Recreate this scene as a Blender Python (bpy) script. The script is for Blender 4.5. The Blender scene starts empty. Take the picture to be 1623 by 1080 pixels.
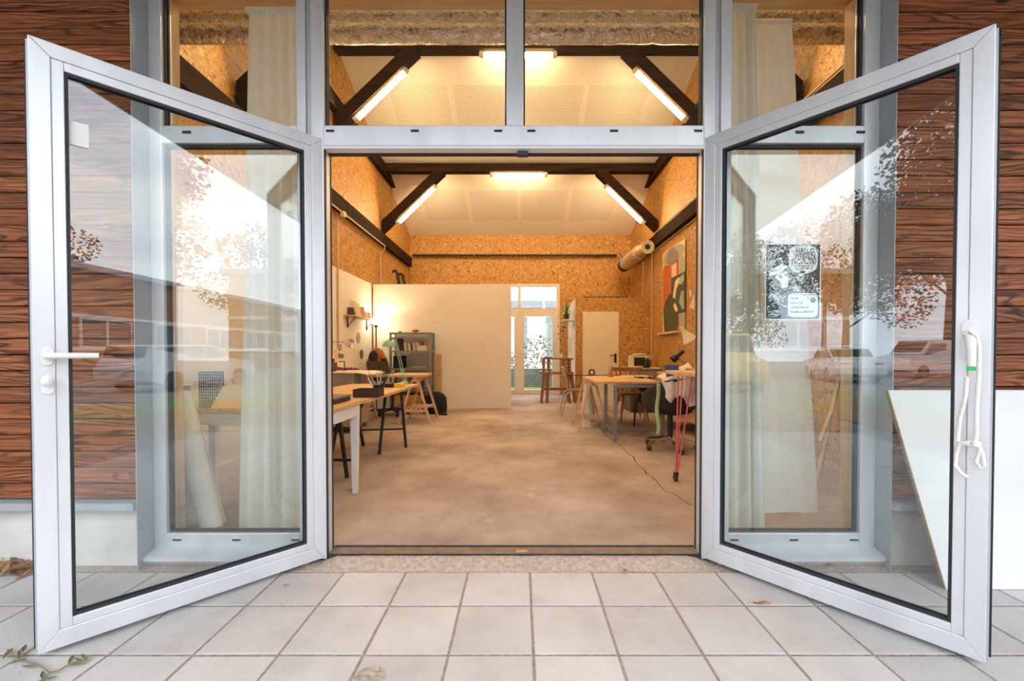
import bpy, math, random
from mathutils import Vector, Matrix, noise
random.seed(7)
SC = bpy.context.scene
COL = SC.collection
PI = math.pi
V = Vector

# ------------------------------------------------------------------ camera, sky, exposure
F, CX, HY, CAMZ = 665.0, 825.0, 560.0, 1.15      # focal length in px, vanishing point, horizon, eye height
TH = math.radians(0.85)
cam_d = bpy.data.cameras.new('camera'); cam = bpy.data.objects.new('camera', cam_d); COL.objects.link(cam)
cam_d.sensor_width = 36; cam_d.lens = F / 1623 * 36
cam_d.shift_x = -(CX - 811.5) / 1623
PPY = HY + F * math.tan(TH)
cam_d.shift_y = (PPY - 540) / 1623
cam_d.clip_start = 0.05; cam_d.clip_end = 400
cam.location = (0, 0, CAMZ); cam.rotation_euler = (PI / 2 - TH, 0, 0)
SC.camera = cam
SC.view_settings.view_transform = 'Standard'; SC.view_settings.look = 'None'
SC.view_settings.exposure = 0.0; SC.view_settings.gamma = 1.0; SC.view_settings.use_curve_mapping = False
SC.cycles.max_bounces = 8; SC.cycles.diffuse_bounces = 4; SC.cycles.glossy_bounces = 4
SC.cycles.transparent_max_bounces = 24; SC.cycles.sample_clamp_indirect = 8
SC.cycles.caustics_reflective = False; SC.cycles.caustics_refractive = False
SKY = 4.6            # overcast sky strength
TUBE = 112.0          # strength of the strip lights
w = bpy.data.worlds.new('overcast_sky'); SC.world = w; w.use_nodes = True
nt = w.node_tree; nt.nodes.clear()
o = nt.nodes.new('ShaderNodeOutputWorld'); bg = nt.nodes.new('ShaderNodeBackground')
tc = nt.nodes.new('ShaderNodeTexCoord'); mp = nt.nodes.new('ShaderNodeMapping'); mp.inputs['Scale'].default_value = (1.6, 1.6, 4.5)
nz = nt.nodes.new('ShaderNodeTexNoise'); nz.inputs['Scale'].default_value = 1.7; nz.inputs['Detail'].default_value = 5
cr = nt.nodes.new('ShaderNodeValToRGB')
cr.color_ramp.elements[0].position = .33; cr.color_ramp.elements[0].color = (.50, .60, .76, 1)
cr.color_ramp.elements[1].position = .58; cr.color_ramp.elements[1].color = (.95, .98, 1.0, 1)
for a, b in ((tc.outputs['Generated'], mp.inputs['Vector']), (mp.outputs[0], nz.inputs['Vector']), (nz.outputs['Fac'], cr.inputs[0]),
             (cr.outputs[0], bg.inputs['Color']), (bg.outputs[0], o.inputs['Surface'])):
    nt.links.new(a, b)
bg.inputs['Strength'].default_value = SKY


def at(x, y, Y):
    """world point seen at photo pixel x, y that stands at depth Y"""
    v = (PPY - y) / F
    d = V(((x - CX) / F, math.cos(TH) + v * math.sin(TH), v * math.cos(TH) - math.sin(TH)))
    return V((0, 0, CAMZ)) + d * (Y / d.y)
def gd(x, y, z=0.0):
    """point at height z seen at photo pixel x, y"""
    v = (PPY - y) / F
    d = V(((x - CX) / F, math.cos(TH) + v * math.sin(TH), v * math.cos(TH) - math.sin(TH)))
    return V((0, 0, CAMZ)) + d * ((z - CAMZ) / d.z)

# ------------------------------------------------------------------ materials
def _mat(name):
    m = bpy.data.materials.new(name); m.use_nodes = True
    return m, m.node_tree, m.node_tree.nodes['Principled BSDF']
def N(nt, t, **kw):
    n = nt.nodes.new(t)
    for k, v in kw.items():
        if k in n.inputs: n.inputs[k].default_value = v
        else: setattr(n, k, v)
    return n
def ramp(nt, stops):
    r = nt.nodes.new('ShaderNodeValToRGB'); e = r.color_ramp.elements
    while len(e) < len(stops): e.new(0.5)
    for i, (p, c) in enumerate(stops):
        e[i].position = p; e[i].color = (*c, 1)
    return r
def coords(nt, scale=(1, 1, 1), rnd=False, kind='Object'):
    tc = N(nt, 'ShaderNodeTexCoord'); mp = N(nt, 'ShaderNodeMapping'); mp.inputs['Scale'].default_value = scale
    src = tc.outputs[kind]
    if rnd:
        oi = N(nt, 'ShaderNodeObjectInfo'); ml = N(nt, 'ShaderNodeMath', operation='MULTIPLY'); ml.inputs[1].default_value = 137.0
        nt.links.new(oi.outputs['Random'], ml.inputs[0])
        va = N(nt, 'ShaderNodeVectorMath', operation='ADD'); nt.links.new(src, va.inputs[0]); nt.links.new(ml.outputs[0], va.inputs[1]); src = va.outputs[0]
    nt.links.new(src, mp.inputs['Vector'])
    return mp.outputs[0]
def bump(nt, b, src, strength, dist=.01):
    bp = N(nt, 'ShaderNodeBump'); bp.inputs['Strength'].default_value = strength; bp.inputs['Distance'].default_value = dist
    nt.links.new(src, bp.inputs['Height']); nt.links.new(bp.outputs[0], b.inputs['Normal'])
_pc = {}
def pm(name, col, rough=.5, metal=0, var=.12, scale=6, stretch=(1, 1, 1), bmp=0, rnd=False, alpha=None, sss=0, coat=0):
    if name in _pc: return _pc[name]
    m, nt, b = _mat(name)
    cv = coords(nt, stretch, rnd)
    n = N(nt, 'ShaderNodeTexNoise', Scale=scale, Detail=4.0); nt.links.new(cv, n.inputs['Vector'])
    c = V(col)
    r = ramp(nt, [(.3, tuple(c * (1 - var))), (.7, tuple(min(1, k) for k in c * (1 + var)))])
    nt.links.new(n.outputs['Fac'], r.inputs[0]); nt.links.new(r.outputs[0], b.inputs['Base Color'])
    b.inputs['Roughness'].default_value = rough; b.inputs['Metallic'].default_value = metal
    if coat: b.inputs['Coat Weight'].default_value = coat
    if bmp: bump(nt, b, n.outputs['Fac'], bmp)
    _pc[name] = m
    return m
def wood(name, c1, c2, axis=0, rough=.5, scale=1.0, dark=None, rnd=True):
    if name in _pc: return _pc[name]
    m, nt, b = _mat(name)
    s = [22 * scale] * 3; s[axis] = 1.3 * scale
    cv = coords(nt, tuple(s), rnd)
    n = N(nt, 'ShaderNodeTexNoise', Scale=1.0, Detail=5.0, Distortion=.8); nt.links.new(cv, n.inputs['Vector'])
    st = [(.3, c1), (.68, c2)]
    if dark: st = [(.25, dark)] + [(.42, c1), (.7, c2)]
    r = ramp(nt, st)
    nt.links.new(n.outputs['Fac'], r.inputs[0]); nt.links.new(r.outputs[0], b.inputs['Base Color'])
    b.inputs['Roughness'].default_value = rough
    bump(nt, b, n.outputs['Fac'], .12, .004)
    _pc[name] = m
    return m
def osb():
    m, nt, b = _mat('oriented_strand_board')
    tc = N(nt, 'ShaderNodeTexCoord'); sx = N(nt, 'ShaderNodeSeparateXYZ'); nt.links.new(tc.outputs['Object'], sx.inputs[0])
    ad = N(nt, 'ShaderNodeMath', operation='ADD'); nt.links.new(sx.outputs[0], ad.inputs[0]); nt.links.new(sx.outputs[1], ad.inputs[1])
    cb = N(nt, 'ShaderNodeCombineXYZ'); nt.links.new(ad.outputs[0], cb.inputs[0]); nt.links.new(sx.outputs[2], cb.inputs[1])
    wn = N(nt, 'ShaderNodeTexNoise', Scale=5.0, Detail=2.0); nt.links.new(cb.outputs[0], wn.inputs['Vector'])
    vm = N(nt, 'ShaderNodeVectorMath', operation='MULTIPLY_ADD'); nt.links.new(wn.outputs['Color'], vm.inputs[0])
    vm.inputs[1].default_value = (.30, .30, 0); nt.links.new(cb.outputs[0], vm.inputs[2])
    cols = []
    for rot, sc in ((.5, (17, 60, 1)), (2.2, (19, 66, 1)), (1.35, (16, 54, 1))):
        mp = N(nt, 'ShaderNodeMapping'); mp.inputs['Rotation'].default_value = (0, 0, rot); mp.inputs['Scale'].default_value = sc
        # rotate first, then stretch
        mp.vector_type = 'TEXTURE' if False else 'POINT'
        r0 = N(nt, 'ShaderNodeVectorRotate'); r0.rotation_type = 'Z_AXIS'; r0.inputs['Angle'].default_value = rot
        nt.links.new(vm.outputs[0], r0.inputs['Vector']); mp.inputs['Rotation'].default_value = (0, 0, 0)
        nt.links.new(r0.outputs[0], mp.inputs['Vector'])
        vo = N(nt, 'ShaderNodeTexVoronoi', Scale=1.0); vo.feature = 'F1'; nt.links.new(mp.outputs[0], vo.inputs['Vector'])
        s2 = N(nt, 'ShaderNodeSeparateColor'); nt.links.new(vo.outputs['Color'], s2.inputs[0]); cols.append(s2.outputs[0])
    mk = N(nt, 'ShaderNodeTexNoise', Scale=14.0, Detail=1.0); nt.links.new(cb.outputs[0], mk.inputs['Vector'])
    st = N(nt, 'ShaderNodeMath', operation='GREATER_THAN'); st.inputs[1].default_value = .5; nt.links.new(mk.outputs['Fac'], st.inputs[0])
    st2 = N(nt, 'ShaderNodeMath', operation='GREATER_THAN'); st2.inputs[1].default_value = .55
    sm = N(nt, 'ShaderNodeSeparateColor'); nt.links.new(mk.outputs['Color'], sm.inputs[0]); nt.links.new(sm.outputs[1], st2.inputs[0])
    m1 = N(nt, 'ShaderNodeMix'); nt.links.new(st.outputs[0], m1.inputs[0]); nt.links.new(cols[0], m1.inputs[2]); nt.links.new(cols[1], m1.inputs[3])
    m2 = N(nt, 'ShaderNodeMix'); nt.links.new(st2.outputs[0], m2.inputs[0]); nt.links.new(m1.outputs[0], m2.inputs[2]); nt.links.new(cols[2], m2.inputs[3])
    r = ramp(nt, [(.0, (.13, .05, .012)), (.07, (.33, .15, .035)), (.35, (.46, .235, .060)), (.75, (.53, .29, .08)), (1, (.70, .44, .15))])
    nt.links.new(m2.outputs[0], r.inputs[0]); nt.links.new(r.outputs[0], b.inputs['Base Color'])
    b.inputs['Roughness'].default_value = .55
    bump(nt, b, m2.outputs[0], .2, .003)
    return m
def cladding(name, bright=1.0):
    """brushed charred softwood: long dark growth-ring lines that bend round knots, warm brown between"""
    m, nt, b = _mat(name)
    cv = coords(nt, (1, 1, 1), True)
    mp = N(nt, 'ShaderNodeMapping'); mp.inputs['Scale'].default_value = (1.1, 1, 7.0); nt.links.new(cv, mp.inputs['Vector'])
    n0 = N(nt, 'ShaderNodeTexNoise', Scale=1.5, Detail=2.0, Roughness=.4); nt.links.new(mp.outputs[0], n0.inputs['Vector'])
    sx = N(nt, 'ShaderNodeSeparateXYZ'); nt.links.new(cv, sx.inputs[0])
    mz = N(nt, 'ShaderNodeMath', operation='MULTIPLY_ADD'); mz.inputs[1].default_value = 55.0; nt.links.new(n0.outputs['Fac'], mz.inputs[0])
    m0 = N(nt, 'ShaderNodeMath', operation='MULTIPLY'); m0.inputs[1].default_value = 190.0; nt.links.new(sx.outputs[2], m0.inputs[0]); nt.links.new(m0.outputs[0], mz.inputs[2])
    sn = N(nt, 'ShaderNodeMath', operation='SINE'); nt.links.new(mz.outputs[0], sn.inputs[0])
    mr0 = N(nt, 'ShaderNodeMapRange'); mr0.inputs['From Min'].default_value = -1; mr0.inputs['From Max'].default_value = -.1; nt.links.new(sn.outputs[0], mr0.inputs[0])
    mp2 = N(nt, 'ShaderNodeMapping'); mp2.inputs['Scale'].default_value = (3, 8, 90); nt.links.new(cv, mp2.inputs['Vector'])
    n1 = N(nt, 'ShaderNodeTexNoise', Scale=1.0, Detail=5.0, Roughness=.6); nt.links.new(mp2.outputs[0], n1.inputs['Vector'])
    n2 = N(nt, 'ShaderNodeTexNoise', Scale=2.6, Detail=2.0); nt.links.new(cv, n2.inputs['Vector'])
    # where the dark lines show strongly or fade
    fd = N(nt, 'ShaderNodeMapRange'); fd.inputs['From Min'].default_value = .35; fd.inputs['From Max'].default_value = .65; fd.inputs['To Min'].default_value = .92; fd.inputs['To Max'].default_value = .30; nt.links.new(n2.outputs['Fac'], fd.inputs[0])
    on = N(nt, 'ShaderNodeMath', operation='SUBTRACT'); on.inputs[0].default_value = 1.0; nt.links.new(mr0.outputs[0], on.inputs[1])
    dk = N(nt, 'ShaderNodeMath', operation='MULTIPLY'); nt.links.new(on.outputs[0], dk.inputs[0]); nt.links.new(fd.outputs[0], dk.inputs[1])
    k = bright
    r = ramp(nt, [(.28, (.11 * k, .028 * k, .010 * k)), (.50, (.27 * k, .082 * k, .028 * k)), (.72, (.44 * k, .165 * k, .062 * k))])
    nt.links.new(n1.outputs['Fac'], r.inputs[0])
    mx = N(nt, 'ShaderNodeMix'); mx.data_type = 'RGBA'; nt.links.new(dk.outputs[0], mx.inputs[0]); nt.links.new(r.outputs[0], mx.inputs[6]); mx.inputs[7].default_value = (.018, .008, .006, 1)
    # knots
    mp3 = N(nt, 'ShaderNodeMapping'); mp3.inputs['Scale'].default_value = (1.2, 1, 3.0); nt.links.new(cv, mp3.inputs['Vector'])
    vo = N(nt, 'ShaderNodeTexVoronoi', Scale=1.6); nt.links.new(mp3.outputs[0], vo.inputs['Vector'])
    rk = ramp(nt, [(.05, (1, 1, 1)), (.085, (0, 0, 0))]); nt.links.new(vo.outputs['Distance'], rk.inputs[0])
    mk = N(nt, 'ShaderNodeMix'); mk.data_type = 'RGBA'; nt.links.new(rk.outputs[0], mk.inputs[0]); nt.links.new(mx.outputs[2], mk.inputs[6]); mk.inputs[7].default_value = (.03, .014, .01, 1)
    oi = N(nt, 'ShaderNodeObjectInfo'); mr = N(nt, 'ShaderNodeMapRange'); mr.inputs['To Min'].default_value = .70; mr.inputs['To Max'].default_value = 1.2
    nt.links.new(oi.outputs['Random'], mr.inputs[0])
    hs = N(nt, 'ShaderNodeHueSaturation'); nt.links.new(mr.outputs[0], hs.inputs['Value']); nt.links.new(mk.outputs[2], hs.inputs['Color'])
    nt.links.new(hs.outputs[0], b.inputs['Base Color']); b.inputs['Roughness'].default_value = .6; b.inputs['Specular IOR Level'].default_value = .3
    bump(nt, b, sn.outputs[0], .3, .003)
    return m
def concrete_floor():
    m, nt, b = _mat('worn_concrete_floor')
    cv = coords(nt)
    n = N(nt, 'ShaderNodeTexNoise', Scale=.9, Detail=8.0, Roughness=.62); nt.links.new(cv, n.inputs['Vector'])
    r = ramp(nt, [(.30, (.27, .20, .16)), (.48, (.47, .385, .33)), (.66, (.66, .575, .515))]); nt.links.new(n.outputs['Fac'], r.inputs[0])
    n2 = N(nt, 'ShaderNodeTexNoise', Scale=2.4, Detail=3.0, Distortion=.6); nt.links.new(cv, n2.inputs['Vector'])
    r2 = ramp(nt, [(.66, (0, 0, 0)), (.72, (1, 1, 1))]); nt.links.new(n2.outputs['Fac'], r2.inputs[0])
    mx = N(nt, 'ShaderNodeMix'); mx.data_type = 'RGBA'; nt.links.new(r2.outputs[0], mx.inputs[0]); nt.links.new(r.outputs[0], mx.inputs[6]); mx.inputs[7].default_value = (.60, .53, .45, 1)
    # ribbed relief of fine diagonal lines
    mp = N(nt, 'ShaderNodeMapping'); mp.inputs['Rotation'].default_value = (0, 0, .75); nt.links.new(cv, mp.inputs['Vector'])
    wv = N(nt, 'ShaderNodeTexWave', Scale=22.0, Distortion=1.2, Detail=1.0); nt.links.new(mp.outputs[0], wv.inputs['Vector'])
    mp3 = N(nt, 'ShaderNodeMapping'); mp3.inputs['Rotation'].default_value = (0, 0, -.75); nt.links.new(cv, mp3.inputs['Vector'])
    wv2 = N(nt, 'ShaderNodeTexWave', Scale=22.0, Distortion=1.2, Detail=1.0); nt.links.new(mp3.outputs[0], wv2.inputs['Vector'])
    mm = N(nt, 'ShaderNodeMath', operation='MULTIPLY'); nt.links.new(wv.outputs['Fac'], mm.inputs[0]); nt.links.new(wv2.outputs['Fac'], mm.inputs[1])
    m3 = N(nt, 'ShaderNodeMix'); m3.data_type = 'RGBA'; m3.blend_type = 'MULTIPLY'; m3.inputs[0].default_value = .28
    nt.links.new(mx.outputs[2], m3.inputs[6]); nt.links.new(mm.outputs[0], m3.inputs[7])
    nt.links.new(m3.outputs[2], b.inputs['Base Color']); b.inputs['Roughness'].default_value = .75
    bump(nt, b, mm.outputs[0], .25, .004)
    return m
def paver_mat():
    m, nt, b = _mat('pale_concrete_paver')
    cv = coords(nt, (1, 1, 1), True)
    n = N(nt, 'ShaderNodeTexNoise', Scale=3.0, Detail=8.0, Roughness=.6); nt.links.new(cv, n.inputs['Vector'])
    r = ramp(nt, [(.25, (.43, .415, .405)), (.5, (.53, .515, .505)), (.75, (.60, .585, .575))]); nt.links.new(n.outputs['Fac'], r.inputs[0])
    oi = N(nt, 'ShaderNodeObjectInfo'); mr = N(nt, 'ShaderNodeMapRange'); mr.inputs['To Min'].default_value = .93; mr.inputs['To Max'].default_value = 1.05
    nt.links.new(oi.outputs['Random'], mr.inputs[0])
    hs = N(nt, 'ShaderNodeHueSaturation'); nt.links.new(mr.outputs[0], hs.inputs['Value']); nt.links.new(r.outputs[0], hs.inputs['Color'])
    n2 = N(nt, 'ShaderNodeTexNoise', Scale=120.0, Detail=2.0); nt.links.new(cv, n2.inputs['Vector'])
    nt.links.new(hs.outputs[0], b.inputs['Base Color']); b.inputs['Roughness'].default_value = .85
    bump(nt, b, n2.outputs['Fac'], .45, .004)
    return m
def glass(name='window_glass', ior=1.68, tint=(.955, .978, .97)):
    m = bpy.data.materials.new(name); m.use_nodes = True; nt = m.node_tree; nt.nodes.clear()
    o = N(nt, 'ShaderNodeOutputMaterial'); t = N(nt, 'ShaderNodeBsdfTransparent'); g = N(nt, 'ShaderNodeBsdfGlossy'); mx = N(nt, 'ShaderNodeMixShader')
    t.inputs[0].default_value = (*tint, 1); g.inputs['Roughness'].default_value = 0.0; g.inputs['Color'].default_value = (.98, 1, 1, 1)
    fr = N(nt, 'ShaderNodeFresnel', IOR=ior)
    # front and back faces must both read as an air-to-glass surface
    geo = N(nt, 'ShaderNodeNewGeometry'); inv = N(nt, 'ShaderNodeMath', operation='MULTIPLY_ADD'); inv.inputs[1].default_value = (1 / ior - ior); inv.inputs[2].default_value = ior
    nt.links.new(geo.outputs['Backfacing'], inv.inputs[0]); nt.links.new(inv.outputs[0], fr.inputs['IOR'])
    # slight waviness of a float pane
    cv = coords(nt, (1, 1, 1)); nn = N(nt, 'ShaderNodeTexNoise', Scale=1.6, Detail=1.0); nt.links.new(cv, nn.inputs['Vector'])
    bp = N(nt, 'ShaderNodeBump'); bp.inputs['Strength'].default_value = .05; bp.inputs['Distance'].default_value = .01; nt.links.new(nn.outputs['Fac'], bp.inputs['Height']); nt.links.new(bp.outputs[0], g.inputs['Normal'])
    nt.links.new(fr.outputs[0], mx.inputs[0]); nt.links.new(t.outputs[0], mx.inputs[1]); nt.links.new(g.outputs[0], mx.inputs[2]); nt.links.new(mx.outputs[0], o.inputs[0])
    return m
def emit(name, col, s):
    m, nt, b = _mat(name); b.inputs['Base Color'].default_value = (*col, 1)
    b.inputs['Emission Color'].default_value = (*col, 1); b.inputs['Emission Strength'].default_value = s
    return m
def cloth(name, col, trans=.35, scale=60):
    if name in _pc: return _pc[name]
    m, nt, b = _mat(name); b.inputs['Roughness'].default_value = .9
    cv = coords(nt); n = N(nt, 'ShaderNodeTexNoise', Scale=float(scale), Detail=3.0); nt.links.new(cv, n.inputs['Vector'])
    c = V(col); r = ramp(nt, [(.3, tuple(c * .93)), (.7, tuple(min(1, k) for k in c * 1.05))]); nt.links.new(n.outputs['Fac'], r.inputs[0]); nt.links.new(r.outputs[0], b.inputs['Base Color'])
    if trans:
        o = nt.nodes['Material Output']; t = N(nt, 'ShaderNodeBsdfTranslucent'); t.inputs[0].default_value = (*col, 1)
        mx = N(nt, 'ShaderNodeMixShader'); mx.inputs[0].default_value = trans
        nt.links.new(b.outputs[0], mx.inputs[1]); nt.links.new(t.outputs[0], mx.inputs[2]); nt.links.new(mx.outputs[0], o.inputs[0])
    _pc[name] = m
    return m
def perforated():
    m, nt, b = _mat('perforated_plasterboard')
    tc = N(nt, 'ShaderNodeTexCoord'); sx = N(nt, 'ShaderNodeSeparateXYZ'); nt.links.new(tc.outputs['Object'], sx.inputs[0])
    outs = []
    for i in (0, 1):
        a = N(nt, 'ShaderNodeMath', operation='MULTIPLY'); a.inputs[1].default_value = 2 * PI / .036; nt.links.new(sx.outputs[i], a.inputs[0])
        s = N(nt, 'ShaderNodeMath', operation='SINE'); nt.links.new(a.outputs[0], s.inputs[0]); outs.append(s.outputs[0])
    ml = N(nt, 'ShaderNodeMath', operation='ADD'); nt.links.new(outs[0], ml.inputs[0]); nt.links.new(outs[1], ml.inputs[1])
    r = ramp(nt, [(.70, (.80, .77, .72)), (.85, (.30, .28, .25))])
    h = N(nt, 'ShaderNodeMath', operation='MULTIPLY_ADD'); h.inputs[1].default_value = .25; h.inputs[2].default_value = .5; nt.links.new(ml.outputs[0], h.inputs[0])
    nt.links.new(h.outputs[0], r.inputs[0]); nt.links.new(r.outputs[0], b.inputs['Base Color']); b.inputs['Roughness'].default_value = .9
    return m
def foil():
    m, nt, b = _mat('crinkled_foil_lagging')
    cv = coords(nt, (1, 1, 1)); n = N(nt, 'ShaderNodeTexNoise', Scale=11.0, Detail=5.0, Distortion=2.5); nt.links.new(cv, n.inputs['Vector'])
    b.inputs['Base Color'].default_value = (.86, .86, .85, 1); b.inputs['Metallic'].default_value = .95; b.inputs['Roughness'].default_value = .20
    bump(nt, b, n.outputs['Fac'], 1.0, .03)
    return m

OSB = osb(); CLAD = cladding('charred_larch_cladding', 1.0); FLOOR = concrete_floor(); PAVER = paver_mat()
GLASS = glass(); PERF = perforated(); FOIL = foil()
ALU = pm('mill_aluminium', (.69, .715, .75), .36, .35, .10, 5, (1, 1, .25))
ALU_D = pm('darker_aluminium_profile', (.50, .53, .57), .42, .35, .08, 5)  # darker aluminium tone for joint strips, leaf edge strips and hinges
FLASH = pm('grey_metal_flashing', (.40, .44, .48), .5, .2, .08)
GASK = pm('black_rubber_gasket', (.018, .02, .024), .6, 0, .2)
WHITE = pm('white_powder_coat', (.78, .79, .80), .35, 0, .03)
PLAST = pm('white_painted_board', (.82, .79, .74), .8, 0, .025, 2)
CEIL = pm('white_plaster_ceiling', (.80, .77, .72), .9, 0, .02, 2)
BEAM = wood('dark_stained_beam', (.012, .007, .005), (.040, .022, .013), 1, .9)
BEAMX = wood('dark_stained_tie', (.012, .007, .005), (.042, .024, .014), 0, .9)
for m_ in (BEAM, BEAMX): m_.node_tree.nodes['Principled BSDF'].inputs['Specular IOR Level'].default_value = .15
PINE = wood('pale_pine', (.62, .38, .17), (.78, .53, .27), 0, .5)
PINEY = wood('pale_pine_lengthwise', (.60, .36, .15), (.76, .52, .26), 1, .45)
PINEZ = wood('pale_pine_upright', (.62, .40, .20), (.78, .55, .32), 2, .5)
TRWOOD = wood('beech_trestle_wood', (.62, .40, .24), (.78, .56, .38), 2, .5)
BRN = wood('reddish_brown_wood', (.20, .075, .025), (.36, .16, .06), 2, .45)
BRNX = wood('reddish_brown_board', (.20, .075, .025), (.38, .17, .06), 0, .45)
BLK = pm('black_painted_metal', (.025, .028, .033), .45, .3, .15)
GREYM = pm('galvanised_grey_steel', (.30, .31, .32), .45, .6, .12)
CHROME = pm('chromed_tube', (.72, .70, .66), .18, 1, .04)
BLKP = pm('black_plastic_shell', (.018, .018, .020), .5, 0, .2)
BLKF = pm('black_woven_fabric', (.014, .014, .016), .95, 0, .3, 40)
RUBB = pm('dark_caster_rubber', (.05, .03, .025), .5)
PINK = pm('pink_painted_rod', (.72, .16, .18), .4)
MINT = pm('mint_green_enamel', (.33, .60, .42), .3, 0, .05)
CONC = pm('rough_plinth_concrete', (.62, .61, .58), .9, 0, .12, 5, bmp=.3)
GRAVEL = pm('gritty_threshold_concrete', (.42, .35, .30), .95, 0, .22, 45, bmp=.4)
JOINT = pm('sandy_joint_fill', (.30, .245, .215), .95, 0, .25, 40, bmp=.4)
ASPH = pm('grey_gravel_lot', (.20, .19, .18), .95, 0, .25, 1.5)
CURT = cloth('unbleached_cotton_curtain', (.88, .86, .82), .22)
PAPER = cloth('white_paper', (.86, .86, .84), .2, 5)
CARD = pm('brown_cardboard', (.52, .36, .20), .85, 0, .08)

# ------------------------------------------------------------------ mesh builder
class MB:
    def __init__(s): s.v = []; s.f = []
    def add(s, vs, fs):
        n = len(s.v); s.v += [tuple(v) for v in vs]; s.f += [tuple(i + n for i in f) for f in fs]; return s
    def hexa(s, p):
        return s.add(p, [(0, 3, 2, 1), (4, 5, 6, 7), (0, 1, 5, 4), (1, 2, 6, 5), (2, 3, 7, 6), (3, 0, 4, 7)])
    def box(s, x0, x1, y0, y1, z0, z1):
        return s.hexa([(x0, y0, z0), (x1, y0, z0), (x1, y1, z0), (x0, y1, z0), (x0, y0, z1), (x1, y0, z1), (x1, y1, z1), (x0, y1, z1)])
    def obox(s, c, size, R=None):
        R = R or Matrix.Identity(3); c = V(c); hx, hy, hz = [k / 2 for k in size]
        q = [(-hx, -hy, -hz), (hx, -hy, -hz), (hx, hy, -hz), (-hx, hy, -hz), (-hx, -hy, hz), (hx, -hy, hz), (hx, hy, hz), (-hx, hy, hz)]
        return s.hexa([c + R @ V(k) for k in q])
    def beam(s, p0, p1, wd, h, up=(0, 0, 1), w2=None, h2=None):
        p0, p1 = V(p0), V(p1); d = (p1 - p0).normalized(); sd = d.cross(V(up))
        if sd.length < 1e-4: sd = d.cross(V((0, 1, 0)))
        sd.normalize(); u = sd.cross(d)
        w2 = wd if w2 is None else w2; h2 = h if h2 is None else h2
        q = []
        for p, a, b in ((p0, wd / 2, h / 2), (p1, w2 / 2, h2 / 2)):
            q += [p - sd * a - u * b, p + sd * a - u * b, p + sd * a + u * b, p - sd * a + u * b]
        return s.hexa(q)
    def tube(s, pts, r, n=8, caps=True, closed=False):
        pts = [V(p) for p in pts]; m = len(pts); rs = r if isinstance(r, (list, tuple)) else [r] * m
        vs = []; prev = None
        for i, p in enumerate(pts):
            if closed: d = pts[(i + 1) % m] - pts[i - 1]
            else: d = pts[min(i + 1, m - 1)] - pts[max(i - 1, 0)]
            d.normalize()
            if prev is None:
                a = V((0, 0, 1)) if abs(d.z) < .9 else V((1, 0, 0)); u = d.cross(a).normalized()
            else:
                u = prev - d * prev.dot(d)
                if u.length < 1e-5: u = d.cross(V((0, 0, 1)))
                u.normalize()
            prev = u; w_ = d.cross(u)
            vs += [p + (u * math.cos(2 * PI * k / n) + w_ * math.sin(2 * PI * k / n)) * rs[i] for k in range(n)]
        fs = []
        for i in range(m if closed else m - 1):
            j = (i + 1) % m
            for k in range(n):
                fs.append((i * n + k, i * n + (k + 1) % n, j * n + (k + 1) % n, j * n + k))
        if caps and not closed:
            fs.append(tuple(range(n - 1, -1, -1))); fs.append(tuple((m - 1) * n + k for k in range(n)))
        return s.add(vs, fs)
    def lathe(s, prof, c=(0, 0, 0), n=16, R=None, caps=True):
        R = R or Matrix.Identity(3); c = V(c); vs = []
        for r, z in prof: vs += [c + R @ V((r * math.cos(2 * PI * k / n), r * math.sin(2 * PI * k / n), z)) for k in range(n)]
        m = len(prof); fs = [(i * n + k, i * n + (k + 1) % n, (i + 1) * n + (k + 1) % n, (i + 1) * n + k) for i in range(m - 1) for k in range(n)]
        if caps: fs.append(tuple(range(n - 1, -1, -1))); fs.append(tuple((m - 1) * n + k for k in range(n)))
        return s.add(vs, fs)
    def prism(s, poly, ext):
        n = len(poly); a = [V(p) for p in poly]; e = V(ext); b = [p + e for p in a]
        return s.add(a + b, [tuple(range(n - 1, -1, -1)), tuple(range(n, 2 * n))] + [(i, (i + 1) % n, n + (i + 1) % n, n + i) for i in range(n)])
    def grid(s, fn, nu, nv):
        vs = [fn(i / nu, j / nv) for j in range(nv + 1) for i in range(nu + 1)]
        return s.add(vs, [(j * (nu + 1) + i, j * (nu + 1) + i + 1, (j + 1) * (nu + 1) + i + 1, (j + 1) * (nu + 1) + i) for j in range(nv) for i in range(nu)])
    def build(s, name, mat, parent=None, smooth=False, label=None, cat=None, group=None, kind=None, bevel=0, solid=0, fix=True, local=False, sub=0):
        me = bpy.data.meshes.new(name); me.from_pydata(s.v, [], s.f); me.update()
        if fix:
            import bmesh
            bm = bmesh.new(); bm.from_mesh(me); bmesh.ops.recalc_face_normals(bm, faces=bm.faces); bm.to_mesh(me); bm.free()
        me.materials.append(mat)
        ob = bpy.data.objects.new(name, me); COL.objects.link(ob)
        if smooth:
            me.polygons.foreach_set('use_smooth', [True] * len(me.polygons))
            try: me.set_sharp_from_angle(angle=math.radians(40))
            except Exception: pass
        if parent is not None:
            ob.parent = parent
            if not local: ob.matrix_parent_inverse = Matrix.Translation(-parent.location)
        if solid:
            md = ob.modifiers.new('solid', 'SOLIDIFY'); md.thickness = solid; md.offset = 0
        if sub:
            md = ob.modifiers.new('subd', 'SUBSURF'); md.levels = sub; md.render_levels = sub
        if bevel:
            md = ob.modifiers.new('bevel', 'BEVEL'); md.width = bevel; md.segments = 2; md.limit_method = 'ANGLE'
        tag(ob, label, cat, group, kind)
        return ob
def tag(o, label=None, cat=None, group=None, kind=None):
    if label: o['label'] = label
    if cat: o['category'] = cat
    if group: o['group'] = group
    if kind: o['kind'] = kind
    return o
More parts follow.
